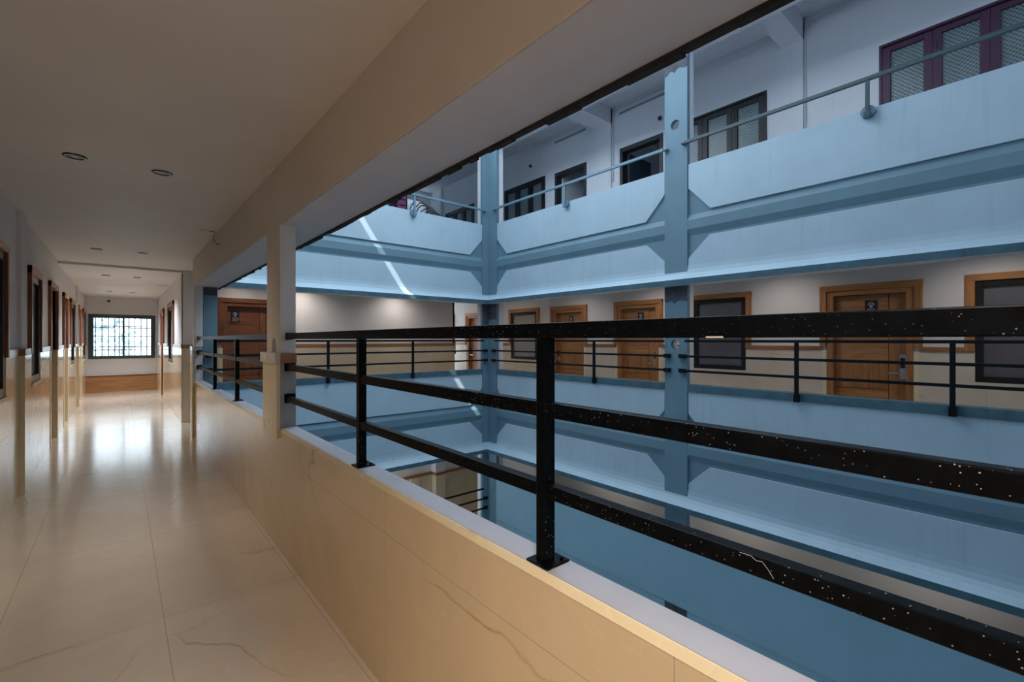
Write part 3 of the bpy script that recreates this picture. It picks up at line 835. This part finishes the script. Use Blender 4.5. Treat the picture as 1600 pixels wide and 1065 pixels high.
for i, (a, b) in enumerate(u_doors):
    t = thing('door_%d' % (10 + i), ud_lab[i], 'door', (XW, (a + b) / 2, ZU), kind='structure')
    f = MB(GR)
    f.box(a, a + 0.07, -0.15, 0.02, ZU, 5.54); f.box(b - 0.07, b, -0.15, 0.02, ZU, 5.54); f.box(a + 0.07, b - 0.07, -0.15, 0.02, 5.45, 5.54)
    f.build('door_frame', M['dark_frame'], t, bevel=0.004)
    if i == 0:
        MB().box(XW + 0.15, XW + 0.95, b - 0.13, b - 0.09, ZU, 5.44).build('leaf', M['dark_door'], t)
    else:
        MB().box(XW + 0.15, XW + 0.95, b - 0.12, b - 0.08, ZU, 5.44).build('leaf', M['upper_white'], t)
rm = MB()
rm.box(10.6, 10.7, 4.2, 8.4, 3.3, 6.5); rm.box(XW + 0.18, 10.7, 4.1, 4.2, 3.3, 6.5); rm.box(XW + 0.18, 10.7, 8.4, 8.5, 3.3, 6.5); rm.box(XW + 0.18, 10.7, 6.35, 6.45, 3.3, 6.5)
rm.box(XW + 0.18, 10.7, 4.1, 8.5, 6.3, 6.5); rm.box(XW + 0.18, 10.7, 4.1, 8.5, 3.2, 3.4)
rm.box(8.75, 8.85, U_NEAR, 4.2, 3.3, 6.5); rm.box(8.75, 8.85, 8.5, 14.0, 3.3, 6.5); rm.box(8.2, 8.85, U_NEAR, 4.1, 6.3, 6.5); rm.box(8.2, 8.85, 8.5, 14.0, 6.3, 6.5)
struct(rm.build('wall_upper_room', M['upper_white']), 'pale walls of the rooms behind the open top storey doorways', 'wall')
for u0, u1, lab in ((2.467, 2.775, 'right of the dark purple window'), (6.12, 6.55, 'between the two open doorways')):
    p = struct(MB(GR).box(u0, u1, 0, 0.045, ZU, 6.48).build('pilaster_upper', M['upper_white']), 'pale pilaster on the top storey wall ' + lab, 'pilaster')
    struct(MB().box(6.70, XW, u0, u1, 6.14, 6.49).build('beam_cross', M['upper_white']), 'pale cross beam under the top storey ceiling ' + lab, 'beam')
for u, z0, lab in ((2.45, 3.9, 'beside the pilaster near the purple window'), (6.08, 4.9, 'between the two open doorways')):
    pts = [(u, 0.02, z0), (u, 0.02, 5.0), (u, 0.02, 6.2), (u - 0.03, 0.02, 6.35), (u - 0.15, 0.02, 6.40), (u - 1.4, 0.02, 6.40)]
    q = MB(GR).tube(pts, 0.014, 8).build('conduit', M['pvc'], smooth=True)
    tag(q, 'thin white conduit on the top storey wall ' + lab, 'conduit')
for u, z, lab in ((8.681, 5.967, 'above the three light window'), (4.949, 5.834, 'above the open doorway by the holed column')):
    q = thing('lamp_socket', 'black lamp socket on the top storey wall ' + lab, 'socket', (XW, u, z))
    MB(GR).cyl((u, 0, z), (u, 0.018, z), 0.055, 18).build('base', M['pvc'], q)
    MB(GR).cyl((u, 0.018, z), (u, 0.05, z), 0.038, 16).build('socket', M['dark_frame'], q)

# top storey terrace at the far end, its end wall and what lies on it
struct(MB().box(0.98, XW + .2, 8.62, 14.0, 3.0, 3.40).build('floor_terrace', M['concrete']), 'concrete floor of the far top storey terrace', 'floor')
te = MB(on_back(13.76))
te.box(-0.3, XW, -0.2, 0.0, 3.0, 4.9); te.box(0.5, XW, -0.2, 0.0, 6.15, 6.5); te.box(7.85, XW, -0.2, 0.06, 4.9, 6.15); te.box(0.5, 2.0, -0.2, 0, 4.9, 6.15)
struct(te.build('wall_terrace', M['upper_white']), 'pale wall with a broad opening behind the top storey terrace', 'wall')
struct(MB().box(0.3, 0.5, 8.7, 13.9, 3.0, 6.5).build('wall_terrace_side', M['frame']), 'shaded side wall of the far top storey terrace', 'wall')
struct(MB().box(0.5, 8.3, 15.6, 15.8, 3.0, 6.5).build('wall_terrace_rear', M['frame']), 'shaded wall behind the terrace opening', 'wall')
struct(MB(GR).cyl((12.95, 0.05, 4.0), (12.95, 0.05, 6.47), 0.045, 14).build('pipe_terrace', M['upper_white']), 'pale pipe in the corner of the terrace', 'pipe')

jk = thing('plastic_crate', 'purple plastic crate on the scrap behind the far top parapet', 'crate', (4.68, 9.4, 4.30))
c0, c1, d0, d1, e0, e1 = 4.55, 4.82, 9.2, 9.55, 4.30, 4.60
MB().box(c0, c1, d0, d1, e0, e0 + 0.02).build('bottom', M['junk_purple'], jk)
s = MB()
for z in (e0 + 0.02, e0 + 0.15, e0 + 0.28):
    for (a, b, c, d) in ((c0, c1, d0, d0 + 0.015), (c0, c1, d1 - 0.015, d1), (c0, c0 + 0.015, d0, d1), (c1 - 0.015, c1, d0, d1)):
        s.box(a, b, c, d, z, z + 0.11)
for a in (c0, c1 - 0.03):
    for b in (d0, d1 - 0.03): s.box(a, a + 0.03, b, b + 0.03, e0, e1)
s.build('slatted_side', M['junk_purple'], jk)
jt = thing('scrap_table', 'old wooden table carrying the scrap behind the far top parapet', 'table', (5.3, 9.4, 3.4))
MB().box(4.3, 6.3, 9.0, 9.8, 4.26, 4.30).build('tabletop', M['bark'], jt)
for a in (4.35, 6.18):
    for b in (9.05, 9.7): MB().box(a, a + 0.06, b, b + 0.06, 3.4, 4.26).build('leg', M['bark'], jt)
for k in range(7):
    x0 = 5.13 + k * 0.13; pts = []
    zc = 4.315
    for i in range(15):
        tt = i / 14 * pi
        pts.append((x0 + 0.24 * cos(tt) * (1 if k % 2 else -1) + 0.03 * sin(3 * tt + k), 9.25 + 0.06 * k + 0.03 * sin(5 * tt), zc + (0.34 - 0.025 * k) * sin(tt)))
    tag(MB().tube(pts, 0.014, 6).build('bent_rod', M['steel'], smooth=True), 'bent steel rod in the tangle behind the far top parapet', 'rod', 'bent steel rods on the terrace scrap table')

# ------------------------------------------------------------------ lower storey glimpsed below
struct(MB().box(6.66, XW + 0.2, U_NEAR, 14.0, -3.7, -S).build('floor_lower', M['floor']), 'floor of the gallery one storey down', 'floor')
struct(MB().box(0.9, 6.70, 8.6, 10.4, -3.7, -S).build('floor_lower_link', M['floor']), 'floor of the far gallery one storey down', 'floor')
wlo = struct(MB(GR).box(U_NEAR, 14.0, -0.2, 0, -S, -0.65).build('wall_lower', M['white']), 'white gallery wall one storey down', 'wall')
MB(GR).box(U_NEAR, 14.0, 0, 0.02, -S, -S + TRIM0).build('marble_dado', M['tile'], wlo)
MB(GR).box(U_NEAR, 14.0, 0, 0.03, -S + TRIM0, -S + TRIM1).build('wood_band', M['trim_y'], wlo)
BL = on_back(10.2)
wll = struct(MB(BL).box(0.9, 6.5, -0.2, 0, -S, -0.65).build('wall_lower_link', M['white']), 'warm lit white wall with marble dado one storey down', 'wall')
w2 = MB(BL)
w2.box(0.9, 6.02, 0, 0.02, -S, -S + 1.49); w2.box(6.02, 6.30, 0, 0.22, -S, -S + 1.49); w2.box(5.4, 5.62, 0, 0.10, -S, -S + 1.49); w2.box(6.3, 8.05, -0.05, 0.16, -S, -S + 1.49)
w2.build('marble_dado', M['tile_x'], wll)
w3 = MB(BL)
w3.box(0.9, 6.015, 0, 0.03, -S + 1.49, -S + 1.56); w3.box(6.015, 6.305, 0, 0.23, -S + 1.49, -S + 1.56); w3.box(6.3, 8.05, -0.05, 0.17, -S + 1.49, -S + 1.56)
w3.build('wood_band', M['trim_x'], wll)
w4 = MB(BL); w4.box(6.02, 6.30, 0, 0.21, -S + 1.56, -0.65); w4.box(6.3, 8.05, -0.05, 0.15, -S + 1.56, -0.65)
w4.build('pier', M['white'], wll)
pl_ = MB(FR); pl_.box(U_NEAR, 3.553, -0.12, 0.03, -4.2, -2.597); pl_.box(3.93, 8.17, -0.12, 0.03, -4.2, -2.597)
struct(pl_.build('wall_lower_parapet', M['board']), 'blue parapet of the gallery one storey down', 'wall')
struct(MB(FB).box(0.98, 6.35, -0.12, 0.005, -4.2, -2.58).build('wall_lower_parapet_link', M['panel']), 'blue far parapet one storey down', 'wall')
bd = thing('boarding', 'blue painted boarding closing the lower storey opening on the right', 'boarding', (XR, 2.3, -2.58))
MB(FR).box(U_NEAR, 8.16, 0.026, 0.042, -2.58, -1.40).build('board', M['board'], bd)
MB(FR).cyl((3.77, 0.042, -1.97), (3.77, 0.049, -1.97), 0.07, 20).build('round_cover', M['board'], bd)
struct(MB().box(0.9, 8.2, U_NEAR, 8.6, -7.0, -6.8).build('floor_atrium', M['road']), 'pale paved bottom of the atrium', 'floor')
struct(MB().box(-1.2, 1.1, YS, 8.6, -6.8, -0.25).build('wall_wing_lower', M['panel']), 'pale blue face of the storeys below the corridor', 'wall')
struct(MB().box(-1.4, 8.6, YS - 0.2, YS, -6.8, 6.8).build('wall_south', M['panel']), 'pale blue wall closing the atrium behind the camera', 'wall')
struct(MB(FR).box(U_NEAR, 8.5, -0.2, -0.05, -6.8, -4.2).build('wall_base_right', M['panel']), 'blue wall at the foot of the right gallery', 'wall')
struct(MB(FB).box(0.98, 6.54, -0.2, -0.05, -6.8, -4.2).build('wall_base_far', M['panel']), 'blue wall at the foot of the far gallery', 'wall')

# unseen roof added to block the sun; its open joint lets one blade through
rf = MB()
zr = 16.0; sx = -4.83 + 0.02; hw = 0.070; ys0, ys1 = 3.60, 4.90
rf.box(-13, sx - hw, -11, 8.6, zr, zr + 0.02)
rf.box(sx + hw, 0.25, -11, 8.6, zr, zr + 0.02)
rf.box(sx - hw, sx + hw, -11, ys0, zr, zr + 0.02); rf.box(sx - hw, sx + hw, ys1, 8.6, zr, zr + 0.02)
struct(rf.build('roof_sun_blocker', M['concrete']), 'added unseen sun blocking roof above the corridor wing with one open joint', 'roof')

struct(MB().box(1.20, 6.60, YS, 2.2, 7.0, 7.15).build('roof_dimmer', M['concrete']), 'added unseen roof dimming the near end of the atrium', 'roof')  # added out of view to dim the skylight at this end

# ------------------------------------------------------------------ railings
def railing(label, group=None):
    return thing('railing', label, 'railing', (0.92, 0, 0.87), group)
def box_part(t, name, mat, *b, bevel=0.003, fn=None):
    return MB(fn).box(*b).build(name, mat, t, bevel=bevel)

def our_railing(y0, y1, posts, label):
    t = thing('railing', label, 'railing', (0.925, (y0 + y1) / 2, 0.87))
    for i, (z0, z1) in enumerate(((1.504, 1.547), (1.283, 1.325), (1.057, 1.096))):
        box_part(t, 'top_rail' if i == 0 else 'rail', M['black'], 0.903, 0.938, y0, y1, z0, z1)
    for y in posts:
        p = box_part(t, 'post', M['black'], 0.898, 0.937, y, y + 0.038, 0.872, 1.505)
        pp = MB(); pp.box(0.884, 0.972, y - 0.022, y + 0.062, 0.870, 0.876)
        for a in (0.955,):
            for b in (y - 0.008, y + 0.047): pp.cyl((a, b, 0.876), (a, b, 0.884), 0.006, 6)
        pp.build('base_plate', M['black'], p)
    for yy, s in ((y0, 1), (y1, -1)):
        for z in (1.304, 1.077): MB().box(0.893, 0.965, yy, yy + s * 0.012, z - 0.030, z + 0.034).build('end_bracket', M['black'], t)
        MB().box(0.90, 0.942, yy, yy + s * 0.006, 1.50, 1.55).build('end_bracket', M['black'], t)
    return t
nr = our_railing(YS, 3.553, [-0.37 - 1.28 * 2, -0.37 - 1.28, -0.37, 0.909, 2.215], 'heavy black three bar railing on the marble parapet, nearest the camera')
our_railing(3.94, 8.49, [5.42, 6.88], 'black three bar railing in the second opening beyond the cream pillar')
# chip of bare metal and a scratch on the near railing
MB().prism([(0.9025, 1.5035), (0.9025, 1.507), (0.905, 1.5035)], 1, 0.417, 0.452).build('paint_chip', M['trim_stone'], nr)
MB().tube([(0.9024, 0.385, 1.093), (0.9024, 0.365, 1.094), (0.9024, 0.355, 1.088), (0.9024, 0.345, 1.090), (0.9024, 0.335, 1.080), (0.9024, 0.325, 1.066)], 0.0006, 5).build('scratch', M['emblem'], nr)

def far_railing(fn, a, b, posts, dz, label, nn=0.06, ends=(True, True)):
    t = thing('railing', label, 'railing', fn((a + b) / 2, nn, 0.82 + dz))
    for i, (z, h) in enumerate(((1.479, 0.018), (1.250, 0.017), (1.030, 0.017))):
        box_part(t, 'top_rail' if i == 0 else 'rail', M['black_far'], a, b, nn - 0.015, nn + 0.015, z - h + dz, z + h + dz, fn=fn)
    for u in posts:
        p = box_part(t, 'post', M['black_far'], u - 0.022, u + 0.022, nn - 0.018, nn + 0.018, 0.74 + dz, 1.47 + dz, fn=fn)
        q = MB(fn).box(u - 0.03, u + 0.03, 0.03, nn + 0.022, 0.715 + dz, 0.815 + dz)
        q.cyl((u, nn + 0.02, 0.74 + dz), (u, nn + 0.03, 0.74 + dz), 0.01, 8)
        q.build('bracket', M['black_far'], p)
    for e, u, s in ((ends[0], a, -1), (ends[1], b, 1)):
        if not e: continue
        for z in (1.250, 1.030):
            MB(fn).box(u, u + s * 0.10, 0.0, nn + 0.02, z - 0.03 + dz, z + 0.03 + dz).build('end_bracket', M['black_far'], t)
    return t
far_railing(FR, U_NEAR, 3.57, [-2.2, -0.8, 0.643, 2.068], 0, 'thin black railing across the atrium right of the holed column', ends=(False, True))
far_railing(FR, 3.92, 8.20, [5.317, 6.72], 0, 'thin black railing across the atrium between holed and corner columns')
far_railing(FB, 1.10, 6.36, [2.853, 4.548], 0, 'thin black railing in front of the white wall at the far end')
far_railing(FB, 1.10, 6.36, [2.853, 4.548], -S, 'thin black railing of the warm lit gallery one storey down')

def handrail(fn, a, b, posts, label, mat):
    t = thing('handrail', label, 'handrail', fn((a + b) / 2, 0.08, 4.15))
    z = 4.466
    box_part(t, 'rail', mat, a, b, 0.055, 0.095, z - 0.022, z + 0.022, fn=fn)
    for u in posts:
        p = box_part(t, 'post', mat, u - 0.019, u + 0.019, 0.058, 0.090, 4.06, z - 0.02, fn=fn)
        q = MB(fn); q.cyl((u, 0.008, 4.10), (u, 0.06, 4.10), 0.07, 16)
        q.build('mortar_pad', M['frame'], p)
        q = MB(fn); q.box(u - 0.03, u + 0.03, 0.05, 0.10, 4.03, 4.09); q.build('foot', mat, p)
    for u, s in ((a, -1), (b, 1)):
        q = MB(fn); q.box(u, u + s * 0.06, 0.0, 0.085, z - 0.012, z + 0.012); q.cyl((u + s * .05, 0.0, z), (u + s * .05, 0.09, z), 0.014, 8)
        q.build('end_hook', mat, t)
    return t
handrail(FR, U_NEAR, 3.56, [1.345, -1.0], 'dark single handrail on the top parapet right of the holed column', M['dark_rail'])
handrail(FR, 3.92, 8.20, [6.019], 'pale blue single handrail on the top parapet left of the holed column', M['blue_rail'])
handrail(FB, 1.10, 6.36, [2.4, 4.578], 'blue grey single handrail on the far top parapet', M['blue_rail'])

# ------------------------------------------------------------------ downlights
def spot(parent, loc, watts, col=WARM, size=95, blend=1.0):
    l = bpy.data.lights.new('lamp_glow', 'SPOT'); l.energy = watts; l.color = col
    l.spot_size = radians(size); l.spot_blend = blend; l.shadow_soft_size = 0.08
    o = bpy.data.objects.new('lamp_glow', l); COL.objects.link(o)
    o.parent = parent; o.location = loc
    return o

def downlight_proto(mats):
    t = bpy.data.objects.new('downlight', None); COL.objects.link(t)
    b = MB(); seg = 32
    prof = [(0.040, -0.001), (0.046, -0.006), (0.058, -0.008), (0.064, -0.004), (0.065, 0.0)]
    o = len(b.v)
    for r, z in prof:
        for i in range(seg):
            a = 2 * pi * i / seg; b.v.append((r * cos(a), r * sin(a), z))
    for k in range(len(prof) - 1):
        for i in range(seg):
            j = (i + 1) % seg
            b.f.append([k * seg + i, k * seg + j, (k + 1) * seg + j, (k + 1) * seg + i]); b.mi.append(0)
    b.build('bezel', mats[0], t, smooth=True)
    MB().cyl((0, 0, -0.0005), (0, 0, -0.003), 0.043, 24).build('reflector', mats[1], t)
    MB().cyl((0, 0, -0.003), (0, 0, -0.005), 0.018, 16).build('lens', mats[2], t)
    return t
dl0 = downlight_proto((M['bezel'], M['plaque'], M['emblem']))
first = [True]
def downlight(x, y, z, label, group=None, watts=0, proto=dl0, size=95, col=WARM):
    if first[0]:
        first[0] = False; r = proto
    else:
        r = proto.copy(); COL.objects.link(r)
        for ch in proto.children:
            if ch.type == 'LIGHT': continue
            c = ch.copy(); COL.objects.link(c); c.parent = r
    r.location = (x, y, z)
    tag(r, label, 'lamp', group)
    if watts: LAMPS.append((r, watts, size, col))
    return r
LAMPS = []
downlight(-0.235, 4.33, CEIL, 'recessed black ceiling lamp, near pair, closest to the left wall', 'recessed corridor lamps', SPOT_W * 0.5, size=110)
downlight(0.24, 4.33, CEIL, 'recessed black ceiling lamp, near pair, closest to the beam', 'recessed corridor lamps', SPOT_W * 0.5, size=110)
downlight(-0.245, 8.56, CEIL, 'recessed lamp of the pair before the ceiling step, left one', 'recessed corridor lamps', SPOT_W * 0.3)
downlight(0.25, 8.53, CEIL, 'recessed lamp of the pair before the ceiling step, right one', 'recessed corridor lamps', SPOT_W * 0.3)
cf = CEIL - 0.035
downlight(-0.205, 11.6, cf, 'recessed lamp of the first pair past the ceiling step, left one', 'recessed corridor lamps', 170, size=126, col=NEUTRAL)  # both far pairs are unlit fixtures; cool glow added to brighten the corridor
downlight(0.252, 11.6, cf, 'recessed lamp of the first pair past the ceiling step, right one', 'recessed corridor lamps', 170, size=126, col=NEUTRAL)
downlight(-0.21, 15.4, cf, 'recessed lamp of the farthest pair, left one, near the end wall', 'recessed corridor lamps', 210, size=126, col=NEUTRAL)
downlight(0.246, 15.4, cf, 'recessed lamp of the farthest pair, right one, near the end wall', 'recessed corridor lamps', 210, size=126, col=NEUTRAL)
for x in (-0.24, 0.24):
    downlight(x, 0.1, CEIL, 'recessed warm ceiling lamp above the camera', 'lit corridor lamps overhead', SPOT_W * 2.1, size=120)
    downlight(x, -2.4, CEIL, 'recessed warm ceiling lamp behind the camera', 'lit corridor lamps behind', SPOT_W * 1.2)
for x, w in ((1.75, 20), (2.85, 56), (5.0, 48)):  # the lamp by the red brown door is added to brighten that door
    downlight(x, 9.72, 2.76, 'unseen recessed warm lamp in the ceiling of the far gallery', 'lit far gallery lamps', w, size=155, col=SOFT)
for y, w, c in ((9.0, 17, AMBER), (11.4, 11, AMBER), (6.9, 28, SOFT), (4.9, 40, SOFT), (2.7, 36, SOFT), (0.4, 40, SOFT)):  # unseen; amber ones follow the warm corner, soft ones are added for brightness
    downlight(7.35, y, 2.76, 'unseen recessed lamp in the ceiling of the right gallery', 'lit right gallery lamps', w, size=160, col=c)
for x in (3.0, 4.6):
    downlight(x, 9.3, -0.655, 'recessed warm lamp in the lower far gallery ceiling', 'lit lower gallery lamps', 34, size=150, col=AMBER)
struct(MB().box(0.98, 6.7, 8.62, 10.25, -0.65, -0.25).build('ceiling_lower_link', M['ceiling']), 'ceiling of the far gallery one storey down', 'ceiling')
for y in (1.0, 3.4, 6.0):  # lamps added to brighten the strip below the lower fascia
    downlight(7.4, y, -0.655, 'unseen lamp added to the lower right gallery ceiling', 'added lower right gallery lamps', 30, size=160, col=SOFT)
for r, w, s, c in LAMPS:
    spot(r, (0, 0, -0.02), w, c, s)

# loose ends in the corridor ceiling
wt = thing('loose_wire', 'brown and black loose wire hanging from the ceiling beside the beam', 'wire', (0.86, 6.4, 2.75))
MB().tube([(0.852, 6.44, 2.754), (0.846, 6.47, 2.72), (0.848, 6.44, 2.68), (0.852, 6.36, 2.64), (0.856, 6.28, 2.61), (0.860, 6.22, 2.595)], 0.004, 6).build('brown_core', M['wire_red'], wt, smooth=True)
MB().tube([(0.856, 6.30, 2.617), (0.860, 6.235, 2.60), (0.861, 6.19, 2.588)], 0.0045, 6).build('black_end', M['wire_black'], wt, smooth=True)
sl = thing('ceiling_slot', 'narrow dark slot with a pale end cut in the ceiling beside the loose wire', 'slot', (0.78, 6.3, CEIL))
MB().box(0.70, 0.85, 6.30, 6.325, CEIL - 0.003, CEIL + 0.002).build('slot', M['wire_black'], sl)
MB().box(0.70, 0.78, 6.26, 6.30, CEIL - 0.008, CEIL + 0.002).build('end_piece', M['pvc'], sl)
vt = thing('ceiling_vent', 'small slotted vent in the far ceiling beside the right wall', 'vent', (0.75, 13.0, cf))
MB().box(0.62, 0.80, 12.95, 13.05, cf - 0.006, cf + 0.002).build('plate', M['pvc'], vt)
MB().box(0.64, 0.78, 12.985, 13.015, cf - 0.008, cf + 0.002).build('opening', M['grille'], vt)
hc = thing('pull_rod', 'slim hanging grey rod with a dark knob at the white wall end', 'rod', (6.70, 10.12, 1.4))
MB().cyl((6.69, 10.13, 1.20), (6.69, 10.13, 1.48), 0.010, 8).build('rod', M['steel'], hc)
MB().cyl((6.69, 10.13, 1.13), (6.69, 10.13, 1.20), 0.018, 10).build('knob', M['alu_black'], hc)
MB().box(6.67, 6.71, 10.12, 10.2, 1.46, 1.49).build('bracket', M['steel'], hc)

# ------------------------------------------------------------------ outside the end window
GZ = -6.9
struct(MB().box(-30, 30, 19, 90, GZ - 0.3, GZ).build('ground', M['road']), 'pale concrete yard outside the end window', 'ground')
def tree(x, y, h, r, label, seed):
    rnd = random.Random(seed)
    t = thing('tree', label, 'tree', (x, y, GZ), 'trees outside the end window')
    MB().cyl((x, y, GZ), (x + 0.2, y, GZ + h * 0.6), 0.22, 10, 0.12).build('trunk', M['bark'], t)
    b = MB()
    for k in range(420):
        while True:
            p = Vector((rnd.uniform(-1, 1), rnd.uniform(-1, 1), rnd.uniform(-1, 1)))
            if 0.25 < p.length < 1: break
        c = Vector((x + p.x * r, y + p.y * r, GZ + h * 0.66 + p.z * h * 0.36))
        s = rnd.uniform(0.16, 0.34)
        a = Vector((rnd.uniform(-1, 1), rnd.uniform(-1, 1), rnd.uniform(-1, 1))).normalized(); d = a.orthogonal().normalized(); e = a.cross(d)
        o = len(b.v)
        b.v += [tuple(c + d * s), tuple(c + e * s * 0.6 + a * 0.05), tuple(c - d * s), tuple(c - e * s * 0.6 - a * 0.05)]
        b.f.append([o, o + 1, o + 2, o + 3]); b.mi.append(0)
    b.build('crown', M['foliage'], t)
tree(-6.6, 36, 10.5, 2.6, 'leafy tree outside the end window, leftmost', 1)
tree(-1.2, 40, 11.5, 2.4, 'leafy tree outside the end window, behind its left half', 2)
tree(4.4, 41, 10.0, 2.4, 'leafy tree outside the end window, behind the house roof', 3)
hs = thing('house', 'low white house with a blue sheet roof outside the end window', 'house', (4.6, 30, GZ), kind='thing')
MB().box(2.0, 8.0, 28.5, 33, GZ, 0.5 + GZ + 6.2).build('wall', M['house'], hs)
MB().prism([(28.0, GZ + 6.5), (33.6, GZ + 7.4), (33.6, GZ + 7.55), (28.0, GZ + 6.65)], 0, 1.6, 8.5).build('roof', M['roof_blue'], hs)
MB().box(3.0, 4.2, 28.45, 28.52, GZ + 3.8, GZ + 5.2).build('window', M['frost'], hs)
yw = struct(MB().box(-30, 2.0, 44, 44.3, GZ, GZ + 4.5).build('wall_yard', M['house']), 'white boundary wall of the yard outside the end window', 'wall')
